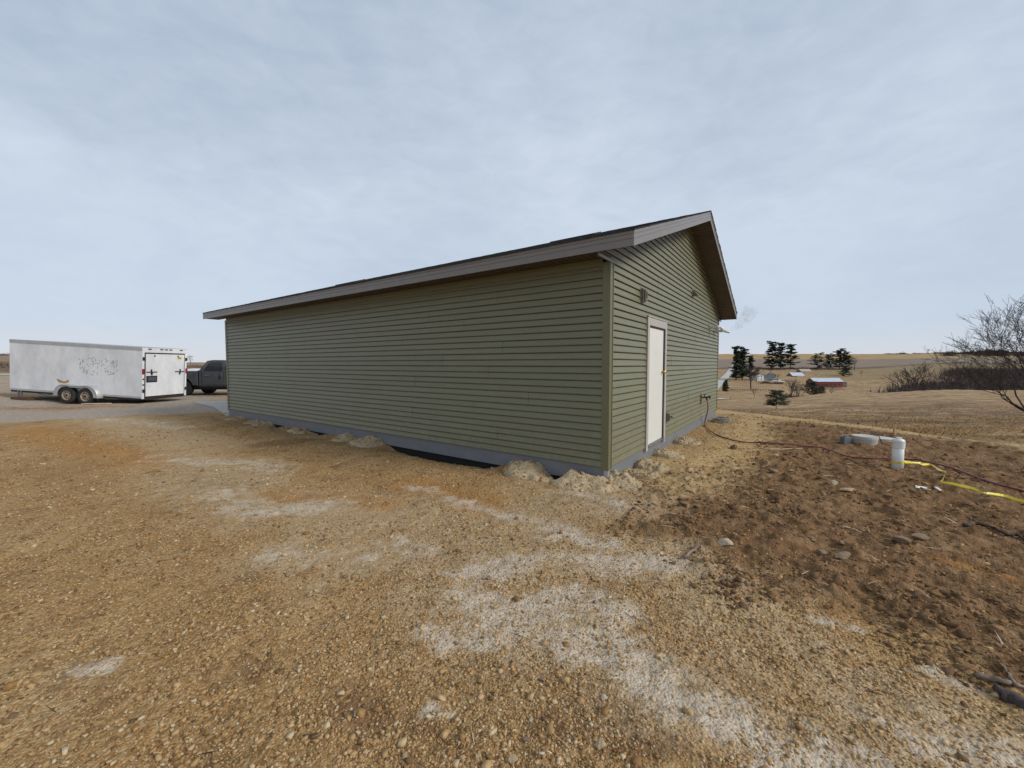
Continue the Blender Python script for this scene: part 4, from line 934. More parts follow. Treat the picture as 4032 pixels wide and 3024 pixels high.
# ------------------------------------------------------------------ gravel heaps against the skirt
m_heap = mat('pale limestone screenings', (.46, .36, .225), .95, .30, 45, bump=1.0, bscale=130, dirt=(.33, .215, .105), damt=.6, dscale=5)
HEAPS = [ # px centre, py base, width px, height m, label
 (2056, 1875, 200, .20, 'l', 'twin topped tan gravel heap against the skirt, nearest full heap left of the corner'),
 (2300, 1895, 215, .20, 'l', 'low broad tan gravel heap just left of the building corner'),
 (1440, 1752, 130, .17, 'l', 'broad gravel heap halfway along the long wall, right of a slightly smaller one'),
 (1345, 1733, 72, .13, 'l', 'gravel heap halfway along the long wall, left of the broad one'),
 (1200, 1709, 110, .13, 'l', 'gravel heap a third of the way along the long wall'),
 (1085, 1683, 55, .10, 'l', 'small gravel heap near the far end of the long wall'),
 (1020, 1662, 45, .08, 'l', 'second small gravel heap from the far end of the long wall'),
 (940, 1648, 50, .08, 'l', 'smallest gravel heap, farthest along the long wall'),
 (2400, 1900, 120, .19, 'g', 'sandy gravel heap wrapped round the front corner of the building'),
 (2478, 1868, 60, .14, 'g', 'knobbly pale heap against the gable skirt, first past the corner'),
 (2545, 1840, 75, .17, 'g', 'knobbly pale heap against the gable skirt left of the door'),
 (2635, 1795, 62, .15, 'g', 'steep pale heap against the gable skirt right of the door'),
 (2708, 1745, 75, .13, 'g', 'grey tan heap against the gable skirt below the tap'),
]
for i, (px, py, wp, hh, face, lab) in enumerate(HEAPS):
    p = gp(px, py); w_ = wp*p.y/1590/2*1.15
    # slide to touch the wall
    lx = (p.x-BC.x)*VV.x+(p.y-BC.y)*VV.y; ly = (p.x-BC.x)*UU.x+(p.y-BC.y)*UU.y
    if face == 'l': w_ *= 1.15; lx = -.16
    else: ly = -.20 if i != 8 else -.16; w_ *= 1.2
    if i == 8: lx = .12
    cx, cy = bl(lx, ly); n = 44; rad = w_; dep = min(max(.34, w_*.8), .75)
    gx, gy = np.meshgrid(np.linspace(-1.25, 1.25, n), np.linspace(-1.25, 1.25, n), indexing='ij')
    ux = gx*(dep if face == 'l' else rad); uy = gy*(rad if face == 'l' else dep)
    wx = cx+VV.x*ux+UU.x*uy; wy = cy+VV.y*ux+UU.y*uy
    rr = np.hypot(gx, gy)*(1+(fbm(wx/.25, wy/.25, 200+i, 4, .6)-.5)*1.1)
    rr = rr+1.2*sstep(.85, 1.22, np.hypot(gx, gy)); prof_ = np.clip(1-rr, -.3, 1); prof_ = np.where(prof_ > 0, np.maximum(prof_, 0)**.8*(1-.25*prof_), prof_)
    lump = .72+.8*(fbm(wx/.20, wy/.20, 300+i, 4, .6)-.3)
    hz_ = H(wx, wy)
    Z = hz_+hh*1.28*np.where(prof_ > 0, prof_*lump, prof_)+(fbm(wx/.05, wy/.05, 7, 3, .6)-.5)*(.035 if face == 'l' else .06)*(prof_ > -.02)
    I, J = np.meshgrid(np.arange(n-1), np.arange(n-1), indexing='ij'); F_ = np.stack([I*n+J, (I+1)*n+J, (I+1)*n+J+1, I*n+J+1], -1).reshape(-1, 4)
    keep = (prof_.ravel()[F_].max(1) > -.29); F_ = F_[keep]; u_, inv = np.unique(F_, return_inverse=True)
    V_ = np.stack([wx.ravel()-cx, wy.ravel()-cy, Z.ravel()-h1(cx, cy)], 1)[u_]
    me = np_mesh('gravel_heap', V_, inv.reshape(F_.shape), m_heap); o = link('gravel_heap', me); o.location = (cx, cy, h1(cx, cy)); tag(o, lab, 'gravel heap', 'gravel heaps along the building')
    me.polygons.foreach_set('use_smooth', np.ones(len(me.polygons), bool))
    rgh = np.random.default_rng(900+i); nn_ = int(1000*min(1, (w_*dep)/.35)); tri_ = rgh.integers(0, len(F_), nn_); w4 = rgh.dirichlet(np.ones(4), nn_); q_ = (V_[inv.reshape(F_.shape)[tri_]]*w4[..., None]).sum(1)
    scatter('chips', None, q_, np.clip(np.exp(rgh.normal(math.log(.0075), .5, nn_)), .004, .03), rgh.beta(2.4, 2, nn_)*.50+.30, 0, 50+i, parent=o)

# concrete apron at the far end
ap = [g0(758, 1588), g0(960, 1579), bl(3.2, BL+.06), bl(-.06, BL+.06), g0(842, 1606)]
mb = MB(); mb.prism([(x, y, -.02) for x, y in ap], (0, 0, .065)); o = mb.build('concrete_apron', m_conc); tag(o, 'pale concrete slab at the far corner of the building', None, None, 'structure')

# ------------------------------------------------------------------ trailer
def trailer():
    P0 = at(559, 1571, 17.1); P2 = at(45, 1536, 17.4)
    u = (P2-P0); L = u.length; rz = math.atan2(u.y, u.x); tilt = math.atan2(u.z, math.hypot(u.x, u.y))
    T = thing('cargo_trailer', 'long scuffed white enclosed cargo trailer with tandem wheels parked behind the yard', 'trailer', P0, rz)
    T.rotation_euler = (0, -tilt, rz)           # local +X to the front, +Y towards the camera side is -Y... depth runs along -Y
    wd_, ht = 2.15, 2.18
    m_w = trailer_paint()
    m_rail = mat('dull aluminium rail', (.46, .46, .45), .45, .12, 6, metal=.3, dirt=(.2, .18, .16), damt=.5)
    m_tire = mat('tyre rubber', (.02, .02, .021), .8, .2, 30, dirt=(.14, .12, .1), damt=.3)
    m_rim = mat('tan wheel rim', (.36, .29, .20), .6, .15, 12, dirt=(.12, .09, .06), damt=.6)
    m_rust = mat('dark hinge iron', (.03, .022, .02), .7, .3, 20)
    m_red = mat('red lamp lens', (.25, .012, .02), .3)
    ns = 5
    for k in range(ns):
        a, b = L*k/ns, L*(k+1)/ns
        MB().box(a+.0008, 0.0, .06, b-.0008, .04, ht-.10).build('side_panel', m_w, T)
    mb = MB(); mb.box(.05, -wd_+.0, .06, L, -.041+.04, ht-.10); mb.box(0, -wd_, ht-.099, L, .04, ht-.0); 
    # body interior: closed box behind the skins
    mb.build('body', m_w, T)
    # seams and rivet line
    mb = MB()
    for k in range(1, ns*3):
        x = L*k/(ns*3)
        for z in np.arange(.12, ht-.12, .16): mb.box(x-.006, .04, z-.006, x+.006, .044, z+.006)
    mb.build('rivets', m_rail, T)
    mb = MB(); mb.box(-.03, .0405, ht-.115, L+.01, .055, ht+.012); mb.box(-.03, -wd_-.01, ht+.0005, L+.01, .04, ht+.014); mb.build('roof_rail', m_rail, T)
    mb = MB(); mb.box(0, .0405, .02, L, .05, .10); mb.build('bottom_rail', m_rail, T)
    MB().box(.05, -wd_, -.06, L, .02, .058).build('chassis', m_rust, T)
    MB().box(L+.0005, -wd_, .06, L+.02, .04, ht).build('front_panel', m_w, T)
    # rear end: header, posts, ramp door
    MB().box(-.03, -wd_, ht-.20, -.001, .04, ht).build('header', m_w, T)
    for y in (-.06, -wd_+.0): MB().box(-.03, y, .0, -.001, y+.10, ht-.201).build('rear_post', m_w, T)
    mb = MB(); mb.box(-.022, -wd_+.105, -.05, .0, -.065, ht-.205); mb.build('door_surround', m_rust, T)
    d = MB().box(-.055, -wd_+.16, .10, -.023, -.11, ht-.26, bev=.006).build('rear_door', m_w, T)
    for y in (-wd_+.5, -.5): MB().cyl((-.058, y, ht-.34), (-.068, y, ht-.34), .035, seg=12).build('latch_knob', m_rust, d)
    for s_, y in ((1, -.12), (-1, -wd_+.17)):
        mb = MB(); mb.box(-.085, min(y, y-s_*.48), 1.13, -.058, max(y, y-s_*.48), 1.16); mb.box(-.09, y-s_*.22-.02, 1.06, -.057, y-s_*.22+.02, 1.26); mb.cyl((-.075, y-s_*.24, 1.02), (-.075, y-s_*.24, 1.14), .03, seg=10); mb.build('bar_latch', m_rust, d)
    MB().box(-.066, -.62, .70, -.056, -.12, .98, bev=.004).build('plate_holder', m_black, d)
    MB().box(-.0695, -.57, .755, -.0665, -.2, .93).build('number_plate', mat('dark plate face', (.07, .08, .10), .5, .4, 25), d)
    for y, z in ((-.02, 1.72), (-.02, .35), (-wd_+.04, 1.72), (-wd_+.04, .35)): MB().box(-.06, y-.06, z-.08, -.031, y+.05, z+.06, bev=.006).build('hinge', m_rust, T)
    for y in (.0, -wd_+.02): MB().box(-.065, y-.045, 1.06, -.031, y+.045, 1.28, bev=.012).build('tail_light', m_red, T)
    for z in (.84, .60): MB().cyl((-.03, -.01, z), (-.045, -.01, z), .035, seg=12).build('marker_light', m_black, T)
    for y in (-.3, -.85, -1.08, -1.3, -1.85): MB().box(-.045, y-.07, ht-.075, -.0305, y+.07, ht-.035, bev=.004).build('clearance_light', m_rust, T)
    # yellow maker sticker, blank scribble on it
    st = bpy.data.meshes.new('sticker'); bm = bmesh.new(); bmesh.ops.create_cone(bm, cap_ends=True, segments=24, radius1=.12, radius2=.12, depth=.003, matrix=Matrix.Translation((-.058, -wd_+.42, ht-.42)) @ Matrix.Diagonal((1, 1, .42, 1)) @ Matrix.Rotation(math.pi/2, 4, 'Y')); bm.to_mesh(st); bm.free()
    s_o = link('sticker', st, mat('yellow sticker', (.62, .46, .03), .5), d)
    mb = MB()
    for k in range(6): mb.box(-.062, -wd_+.34+k*.026, ht-.437, -.0602, -wd_+.355+k*.026, ht-.405)
    mb.build('sticker_lettering', m_rust, s_o)
    # double arch fender
    cx1, cx2, R_, wz = 3.08, 2.25, .43, -.02
    def arch(cx, rr, a0, a1, n): return [(cx+rr*math.cos(a0+(a1-a0)*k/n), wz+rr*math.sin(a0+(a1-a0)*k/n)) for k in range(n+1)]
    outer = arch(cx2, .46, math.radians(184), math.radians(68), 12)+arch(cx1, .46, math.radians(112), math.radians(-4), 12)
    outer = [(x+(.10 if x > cx1 else -.10 if x < cx2 else 0), z) for x, z in outer]
    outer = [(x, z if not (cx2 < x < cx1) else max(z, .33)) for x, z in outer]
    mb = MB(); prev = None
    for (x, z) in outer:
        q = [mb.bm.verts.new((x, .045, z)), mb.bm.verts.new((x, .29, z)), mb.bm.verts.new((x, .30, z-.03)), mb.bm.verts.new((x, .28, z-.012)), mb.bm.verts.new((x, .045, z-.012))]
        if prev:
            for k in range(4): mb.bm.faces.new((prev[k], q[k], q[k+1], prev[k+1]))
        prev = q
    inn = arch(cx2, .385, math.radians(185), math.radians(64), 12)+arch(cx1, .385, math.radians(116), math.radians(-5), 12)
    fo = mb.build('fender', m_rail, T, True)
    pts2 = [(x, .285, z) for x, z in outer]+[(x, .285, z) for x, z in inn[::-1]]
    mb = MB()
    for k in range(len(outer)-1):
        ja = min(int(k*(len(inn)-1)/(len(outer)-1)+.5), len(inn)-1); jb = min(int((k+1)*(len(inn)-1)/(len(outer)-1)+.5), len(inn)-1)
        pa = [(outer[k][0], .286, outer[k][1]), (outer[k+1][0], .286, outer[k+1][1]), (inn[jb][0], .286, inn[jb][1])]
        if ja != jb: pa.append((inn[ja][0], .286, inn[ja][1]))
        mb.poly(pa)
    mb.build('fender_lip', m_rail, fo, fix=True)
    MB().box(cx1-.62, .0505, .02, cx2+.9, .052, .22).build('wheel_well', m_black, T) if False else None
    for cx in (cx1, cx2):
        for yy, nm in ((.17, 0), (-wd_-.10, 1)):
            w = MB(); bm = w.bm
            # tyre as lathe
            pr = [(.20, -.09), (.235, -.105), (.30, -.11), (.345, -.09), (.352, -.04), (.352, .04), (.345, .09), (.30, .11), (.235, .105), (.20, .09)]
            seg = 32; rings = [[bm.verts.new((cx+r_*math.cos(2*math.pi*k/seg), yy+o_, wz+r_*math.sin(2*math.pi*k/seg))) for k in range(seg)] for r_, o_ in pr]
            for a, b in zip(rings[:-1], rings[1:]):
                for k in range(seg): bm.faces.new((a[k], a[(k+1) % seg], b[(k+1) % seg], b[k]))
            wo = w.build('wheel', m_tire, T, True)
            if nm == 0:
                r_ = MB(); r_.cyl((cx, yy-.06, wz), (cx, yy+.065, wz), .19, seg=28).cyl((cx, yy+.065, wz), (cx, yy+.08, wz), .10, .08, 20); rr_ = r_.build('rim', m_rim, wo)
                r2 = MB()
                pr2 = [(.205, .10), (.195, .102), (.185, .07)]
                rg2 = [[r2.bm.verts.new((cx+q*math.cos(2*math.pi*k/seg), yy+o_, wz+q*math.sin(2*math.pi*k/seg))) for k in range(seg)] for q, o_ in pr2]
                for a, b in zip(rg2[:-1], rg2[1:]):
                    for k in range(seg): r2.bm.faces.new((a[k], a[(k+1) % seg], b[(k+1) % seg], b[k]))
                r2.build('rim_edge', m_rim, wo)
                h = MB()
                for k in range(8):
                    a = k*math.pi/4+.2; h.cyl((cx+.135*math.cos(a), yy+.0655, wz+.135*math.sin(a)), (cx+.135*math.cos(a), yy+.068, wz+.135*math.sin(a)), .028, seg=10)
                h.build('rim_hole_discs', m_rust, wo)  # dark discs on the rim face, painting in the shaded holes
                MB().cyl((cx, yy+.08, wz), (cx, yy+.12, wz), .045, .035, 12).build('hub', m_rust, wo)
    mb = MB(); mb.box(L-.52, .0, -.25, L-.46, .04, .06).box(L-.38, .0, -.25, L-.32, .04, .06); mb.build('jack_leg', m_steel, T)
    mb = MB(); w = [Vector((L-1.05, .03, .02)), Vector((L-1.3, .03, -.06)), Vector((L-1.6, .03, -.11)), Vector((L-1.9, .03, -.04)), Vector((L-1.97, .03, .0))]; mb.tube(catmull(w, 5), .012, 6); mb.build('hanging_wire', m_rust, T, True)
    # torn decal ghost: thin flakes of old adhesive
    mb = MB(); rg = random.Random(4)
    for k in range(80):
        x = 1.05+rg.random()*1.75; z = .95+rg.random()*.62
        if k < 22: a = rg.random()*math.pi; x = 1.9+.85*math.cos(a); z = 1.25+.38*math.sin(a)*(1 if k % 2 else -1)
        ln = rg.uniform(.03, .14); t_ = rg.uniform(-.25, .25) if rg.random() < .7 else 1.3
        M4 = Matrix.Translation((x, .0412, z)) @ Matrix.Rotation(t_, 4, 'Y'); mb.box(-ln/2, -.0008, -.009, ln/2, .0008, .009, mtx=M4)
    mb.build('decal_residue', mat('grey decal residue', (.25, .25, .27), .7), T)
    mb = MB(); mb.prism([(x_+.2, y_, z_+.15) for x_, y_, z_ in [(3.02, .0405, .42), (3.1, .0405, .47), (3.16, .0405, .40), (3.3, .0405, .39), (3.55, .0405, .48), (3.6, .0405, .46), (3.5, .0405, .33), (3.2, .0405, .30), (3.05, .0405, .36)]], (0, .002, 0)); mb.build('rust_scrape', mat('tan bare scrape', (.42, .24, .09), .8, .2, 20), T)
    # block under the front jack
    g = at(84, 1568, 17.25); o = MB().box(-.36, -.14, -.09, .36, .14, .05, bev=.008).build('jack_block', mat('brown timber', (.10, .05, .03), .9, .2, 8, stretch=(1, 8, 8))); o.location = (g.x, 17.3, g.z); tag(o, 'brown timber block under the front jack of the white trailer', 'block')
    o.location.z = h1(g.x, 17.3)+.08
    g = gp(385, 1592); o = MB().box(-.55, -.1, 0, .45, .1, .035).build('plank', m_stake); o.location = (g.x, g.y, h1(g.x, g.y)+.01); o.rotation_euler.z = .1; tag(o, 'short tan plank on the gravel behind the trailer wheels', 'plank')
def trailer_paint():
    m_, t, b = newmat('scuffed white trailer skin'); n = t.nodes; l = t.links
    tc_ = n.new('ShaderNodeTexCoord')
    def noise(sc, det, ro, st=(1, 1, 1)):
        mp = n.new('ShaderNodeMapping'); mp.inputs['Scale'].default_value = st; l.new(tc_.outputs['Object'], mp.inputs[0])
        k = n.new('ShaderNodeTexNoise'); k.inputs['Scale'].default_value = sc; k.inputs['Detail'].default_value = det; k.inputs['Roughness'].default_value = ro; l.new(mp.outputs[0], k.inputs['Vector']); return k.outputs[0]
    r = n.new('ShaderNodeValToRGB'); l.new(noise(1.1, 8, .7, (1, 1, .5)), r.inputs[0]); r.color_ramp.elements[0].position = .35; r.color_ramp.elements[0].color = (.62, .62, .63, 1); r.color_ramp.elements[1].position = .6; r.color_ramp.elements[1].color = (.80, .80, .80, 1)
    r2 = n.new('ShaderNodeValToRGB'); l.new(noise(11, 6, .75), r2.inputs[0]); r2.color_ramp.elements[0].position = .60; r2.color_ramp.elements[0].color = (0, 0, 0, 1); r2.color_ramp.elements[1].position = .74; r2.color_ramp.elements[1].color = (.6, .6, .6, 1)
    mx = n.new('ShaderNodeMix'); mx.data_type = 'RGBA'; l.new(r2.outputs[0], mx.inputs[0]); l.new(r.outputs[0], mx.inputs[6]); mx.inputs[7].default_value = (.28, .27, .25, 1)
    l.new(mx.outputs[2], b.inputs['Base Color']); b.inputs['Roughness'].default_value = .5; return m_
trailer()

# ------------------------------------------------------------------ pickup truck, nose to the right behind the building
def truck():
    m_p = mat('dusty dark grey paint', (.06, .062, .066), .5, .15, 3, spec=.5, dirt=(.15, .13, .11), damt=.7, dscale=1.6)
    m_g = mat('tinted glass', (.012, .015, .02), .12, .05, spec=.6)
    m_t = mat('tyre rubber', (.02, .02, .021), .8); m_c = mat('chrome handle', (.35, .35, .36), .35, .05, metal=.8)
    Yn = 21.7; X0 = -17.72                      # near side plane, rear axle
    gz = h1(X0, Yn+1)
    T = thing('pickup_truck', 'dusty dark grey crew cab pickup partly hidden behind the trailer and building', 'truck', (X0, Yn, gz), 0)
    # local: x forward, y away from viewer (0..2.0), z up
    Wd = 2.0
    def side(prof_, y0, y1, inset=None, nm='body', m_=m_p, par=T, smooth=False, tum=0.0, zmid=1.1):
        mb = MB(); a = [mb.bm.verts.new((x, y0+max(0, z-zmid)*tum, z)) for x, z in prof_]; b = [mb.bm.verts.new((x, y1-max(0, z-zmid)*tum, z)) for x, z in prof_]; n = len(prof_)
        mb.bm.faces.new(a); mb.bm.faces.new(b[::-1])
        for i_ in range(n): mb.bm.faces.new((a[i_], b[i_], b[(i_+1) % n], a[(i_+1) % n]))
        bmesh.ops.recalc_face_normals(mb.bm, faces=mb.bm.faces[:])
        bmesh.ops.bevel(mb.bm, geom=[e_ for e_ in mb.bm.edges if abs(e_.verts[0].co.y-e_.verts[1].co.y) < .01], offset=.045, segments=3, affect='EDGES', profile=.6)
        return mb.build(nm, m_, par, smooth)
    archr = [(.52*math.cos(a), .45+.52*math.sin(a)) for a in [math.radians(q) for q in range(0, 181, 20)]]
    side([(.80, .55)]+[(x, max(z, .55)) for x, z in archr]+[(-1.2, .60), (-1.22, 1.33), (.80, 1.33)], 0, Wd, nm='bed')
    cab = side([(.86, .52), (.88, 1.33), (1.28, 1.88), (1.6, 1.93), (2.9, 1.91), (3.35, 1.75), (3.95, 1.28), (3.95, .52)], .0, Wd, nm='cab', tum=.20, zmid=1.3)
    fr = [(3.65+.52*math.cos(a), .45+.52*math.sin(a)) for a in [math.radians(q) for q in range(180, -1, -20)]]
    # hood and front wings
    side([(3.96, .55), (3.96, 1.28), (4.6, 1.22), (4.72, 1.05), (4.72, .55)], .02, Wd-.02, nm='hood')
    # doors stand a few millimetres proud with dark shut lines
    for (xa, xb) in ((1.05, 2.20), (2.22, 3.35)):
        mb = MB(); mb.box(xa, -.012, .60, xb, .02, 1.30, bev=.02); dd = mb.build('door', m_p, T)
        MB().box(xa+.16, -.045, 1.09, xa+.40, -.013, 1.125, bev=.006).build('handle', m_c, dd)
        mb = MB(); t_ = .2
        def wy(z): return -.004+max(0, z-1.3)*t_
        q = [(xa+.10, 1.36), (xa+.36 if xa < 1.5 else xa+.12, 1.80), (xb-.12 if xa < 1.5 else xb-.35, 1.82), (xb-.05, 1.36)]
        a = [mb.bm.verts.new((x, wy(z)-.006, z)) for x, z in q]; b = [mb.bm.verts.new((x, wy(z)+.05, z)) for x, z in q]
        mb.bm.faces.new(a); mb.bm.faces.new(b[::-1]); [mb.bm.faces.new((a[i_], b[i_], b[(i_+1) % 4], a[(i_+1) % 4])) for i_ in range(4)]
        bmesh.ops.bevel(mb.bm, geom=[e_ for e_ in mb.bm.edges if abs(e_.verts[0].co.y-e_.verts[1].co.y) > .03], offset=.06, segments=3, affect='EDGES')
        mb.build('window', m_g, dd)
    for x in (1.035, 2.21, 3.36): MB().box(x-.009, -.004, .58, x+.009, .01, 1.34).build('shut_line', m_black, T)
    MB().box(.81, .03, .55, .855, Wd-.03, 1.36).build('cab_gap', m_black, T)
    MB().box(-1.1, .25, .32, 4.4, Wd-.25, .56).build('underbody', m_black, T)
    MB().box(.9, -.03, .46, 3.2, .1, .53).build('step_bar', m_black, T)
    mb = MB(); 
    for k in range(9): mb.prism([(-1.1+k*.21, .05, 1.335+.0*k), (-.98+k*.21, .05, 1.335), (-.80+k*.21, Wd-.05, 1.43), (-.92+k*.21, Wd-.05, 1.43)], (0, 0, .02))
    mb.build('bed_cover_slats', m_pvc, T)  # ribs of a pale metal bed cover
    for (x, y) in ((0, .0), (0, Wd-.27), (3.65, .0), (3.65, Wd-.27)):
        mb = MB(); mb.cyl((x, y, .41), (x, y+.27, .41), .41, seg=32); w = mb.build('wheel', m_t, T)
        yy = y-.004 if y < 1 else y+.27
        MB().cyl((x, yy, .41), (x, yy+.006, .41), .22, seg=20).build('rim', m_c, w)
    # muddy splash marks
    mb = MB(); rg = random.Random(3)
    for k in range(10): x = 2.0+rg.uniform(-.06, .12); mb.box(x, -.0145, .75+rg.random()*.2, x+.012, -.0125, 1.0+rg.random()*.25)
    mb.build('drip_marks', m_black, T)
truck()

# ------------------------------------------------------------------ trees
def seg_mesh(name, segs, m_, parent=None, sides=3):     # segs: p0,p1,r0,r1
    n = len(segs); P0 = np.array([s_[0] for s_ in segs]); P1 = np.array([s_[1] for s_ in segs]); r0 = np.array([s_[2] for s_ in segs]); r1 = np.array([s_[3] for s_ in segs])
    d = P1-P0; d /= np.linalg.norm(d, axis=1, keepdims=True)+1e-9
    a = np.cross(d, np.where(np.abs(d[:, 2:3]) > .9, np.array([[1., 0, 0]]), np.array([[0, 0, 1.]]))); a /= np.linalg.norm(a, axis=1, keepdims=True)+1e-9; b = np.cross(d, a)
    V = np.zeros((n, 2, sides, 3))
    for k in range(sides):
        o_ = a*math.cos(2*math.pi*k/sides)+b*math.sin(2*math.pi*k/sides); V[:, 0, k] = P0+o_*r0[:, None]; V[:, 1, k] = P1+o_*r1[:, None]
    F = []
    base = (np.arange(n)*2*sides)[:, None]
    for k in range(sides): k2 = (k+1) % sides; F.append(base+np.array([[k, k2, sides+k2, sides+k]]))
    me = np_mesh(name, V.reshape(-1, 3), np.concatenate(F), m_); return link(name, me, None, parent)
def grow(rg, segs, p, d, L, r, depth, spread=.55, up=.12, nseg=3, kids=(2, 3), thin=.62, droop=0.0, minr=.004):
    for k in range(nseg):
        d = (d+Vector((rg.gauss(0, .13), rg.gauss(0, .13), rg.gauss(0, .10)+up*.35-droop))).normalized()
        q = p+d*(L/nseg); r2 = r*(1-.28/nseg*1.2); segs.append((tuple(p), tuple(q), r, r2)); p = q; r = r2
        if depth > 0 and k < nseg-1 and rg.random() < .55:
            ax = Vector((rg.gauss(0, 1), rg.gauss(0, 1), rg.gauss(0, .6))); dd = (d+ax.normalized()*spread*1.2).normalized()
            grow(rg, segs, p, dd, L*.6*rg.uniform(.7, 1.1), max(r*.5, minr), depth-1, spread, up, nseg, kids, thin, droop, minr)
    if depth > 0:
        for _ in range(rg.randint(*kids)):
            ax = Vector((rg.gauss(0, 1), rg.gauss(0, 1), rg.gauss(0, .6))); dd = (d+ax.normalized()*spread).normalized()
            grow(rg, segs, p, dd, L*rg.uniform(.62, .86), max(r*thin, minr), depth-1, spread, up, nseg, kids, thin, droop, minr)
m_bark = mat('dark bare bark', (.060, .045, .040), .9, .3, 6)
m_bark2 = mat('grey brown bark', (.105, .080, .068), .9, .3, 6)
m_needle = mat('dark pine needles', (.034, .046, .026), .9, .45, 1.5)
m_junip = mat('olive juniper foliage', (.055, .062, .030), .9, .45, 2.5)
m_scrub = mat('bare scrub twigs', (.080, .057, .048), .95, .3, .2)
m_scrubd = mat('dark brush', (.05, .038, .032), .95, .3, .2)
def bare_tree(loc, h, seed, lab, group, dirs=None, depth=5, minr=.01, m_=None, spread=.55, trunk_h=.25, r=None, kids=(2, 3), name='bare_tree'):
    rg = random.Random(seed); T = thing(name, lab, 'tree', loc, 0, group); r = r or h*.022; p = Vector((0, 0, -.3)); tr = []; segs = []
    stems = dirs or [Vector((0, 0, 1))]
    for d in stems:
        d = d.normalized(); q = p.copy(); rr = r
        for k in range(3): q2 = q+(d+Vector((rg.gauss(0, .05), rg.gauss(0, .05), .2))).normalized()*(h*trunk_h/3); tr.append((tuple(q), tuple(q2), rr, rr*.9)); q = q2; rr *= .9
        for _ in range(rg.randint(*kids)+1):
            ax = Vector((rg.gauss(0, 1), rg.gauss(0, 1), .3)).normalized(); grow(rg, segs, q, (d+ax*spread+Vector((0, 0, .25))).normalized(), h*.24, rr*.62, depth, spread, minr=minr, kids=kids)
    seg_mesh('trunk', tr, m_ or m_bark, T, 6); seg_mesh('branches', segs, m_ or m_bark, T); return T
def conifer(loc, h, w, seed, lab, group, m_=None, layers=16, base=.18, top=.35, cards=2400, size=.07, cat='tree', name='pine_tree', trunks=1, jag=.5):
    rg = np.random.default_rng(seed); T = thing(name, lab, cat, loc, 0, group)
    mb = MB(); mb.cyl((0, 0, -.4), (0, 0, h*.95), h*.018, h*.004, 8)
    tris = []
    for i_ in range(layers):
        t = i_/(layers-1); z = h*(base+(1-base)*t)
        wr = w/2*(np.interp(t, [0, .25, .6, .85, 1], [.75, 1.0, .72, .5, top*.45]))
        for b_ in range(rg.integers(4, 7)):
            a = rg.uniform(0, 2*math.pi); ln = wr*rg.uniform(1-jag, 1.08); zz_ = z+rg.uniform(-.5, .5)*h/layers; sl = rg.uniform(-.05, .28)
            e_ = Vector((math.cos(a)*ln, math.sin(a)*ln, zz_+ln*sl)); mb.cyl((0, 0, zz_), e_, h*.004, h*.0012, 4, False)
            nc = int(cards/layers/5)
            for c_ in range(nc):
                u_ = rg.uniform(.12, 1.05)**.75; cp = np.array([e_.x*u_, e_.y*u_, zz_+ln*sl*u_]); cp += rg.normal(0, 1, 3)*np.array([1, 1, .45 if size < .065 else .9])*h*(.022 if size < .065 else .035)
                s_ = h*size*rg.uniform(.5, 1.2); v = rg.normal(0, 1, (3, 3))*np.array([1, 1, .45])*s_*.5; tris.append(cp+v)
    mb.build('trunk', m_bark, T)
    tr = np.array(tris).reshape(-1, 3); me = np_mesh('crown', tr, np.arange(len(tr)).reshape(-1, 3), m_ or m_needle); link('crown', me, None, T); return T
def gat(px, py, Y):                        # stand something on the land at picture column px and distance Y
    x = (px-2016)/1590*Y; return Vector((x, Y, h1(x, Y)))
def Zh(px, top, Y): g_ = gat(px, 0, Y); return at(px, top, Y).z-g_.z
G1 = 'dark pines around the distant farm'
R4 = lambda x, y: (2800+x*.2803, 1300+y*.2803)
for (x, ytop, Y, wpx, lab) in ((350, 258, 370, 95, 'leftmost dark pine beside the far road'), (440, 262, 378, 120, 'second dark pine from the left by the far road'), (545, 375, 385, 110, 'shorter dark pine on the right of the roadside group'),
        (850, 183, 515, 130, 'tall ragged pine with a gap under its top, left of the middle farm group'), (975, 197, 510, 120, 'dense dark pine in the centre of the middle farm group'), (1110, 222, 518, 150, 'layered open pine on the right of the middle farm group'),
        (1490, 342, 505, 190, 'low spreading pine on the left of the group behind the red barn'), (1650, 345, 510, 140, 'narrow dark pine inside the group behind the red barn'), (1800, 275, 508, 170, 'tallest pine of the group behind the red barn'), (1890, 310, 500, 150, 'pine leaning on the tallest one behind the red barn'), (1880, 520, 425, 120, 'dark round evergreen right above the red barn')):
    px, py = R4(x, ytop); g_ = gat(px, 0, Y); h = at(px, py, Y).z-g_.z; conifer(g_, h, wpx*.2803*Y/1590*1.75, int(x), lab, G1, layers=12 if h > 12 else 8, base=.12 if x != 1110 else .2, top=1.2, cards=4600 if h > 12 else 3200, size=.06 if h > 12 else .09, jag=.72)
for (x, yt, yb, Y, wpx, lab, nm) in ((930, 860, 1098, 76, 330, 'lone wide olive juniper in the middle of the dry meadow', 'juniper_tree'), (205, 715, 855, 252, 115, 'small ragged juniper on the slope right beside the building edge', 'juniper_tree'),
        (1430, 740, 890, 150, 250, 'dark bushy juniper in front of the red barn', 'juniper_tree'), (1560, 790, 875, 155, 110, 'smaller dark juniper right of the bushy one before the barn', 'juniper_tree')):
    px, py = R4(x, yt); g_ = gat(px, 0, Y); h = max(at(px, py, Y).z-g_.z, 1.2); conifer(g_, h, wpx*.2803*Y/1590*(1.15 if x != 205 else .75), int(x)+3, lab, 'junipers on the grass slope', m_junip, 11, .22 if x == 930 else .05, 1.0, 6000 if x == 930 else 2600, .07 if x == 930 else .11, name=nm, jag=.45)
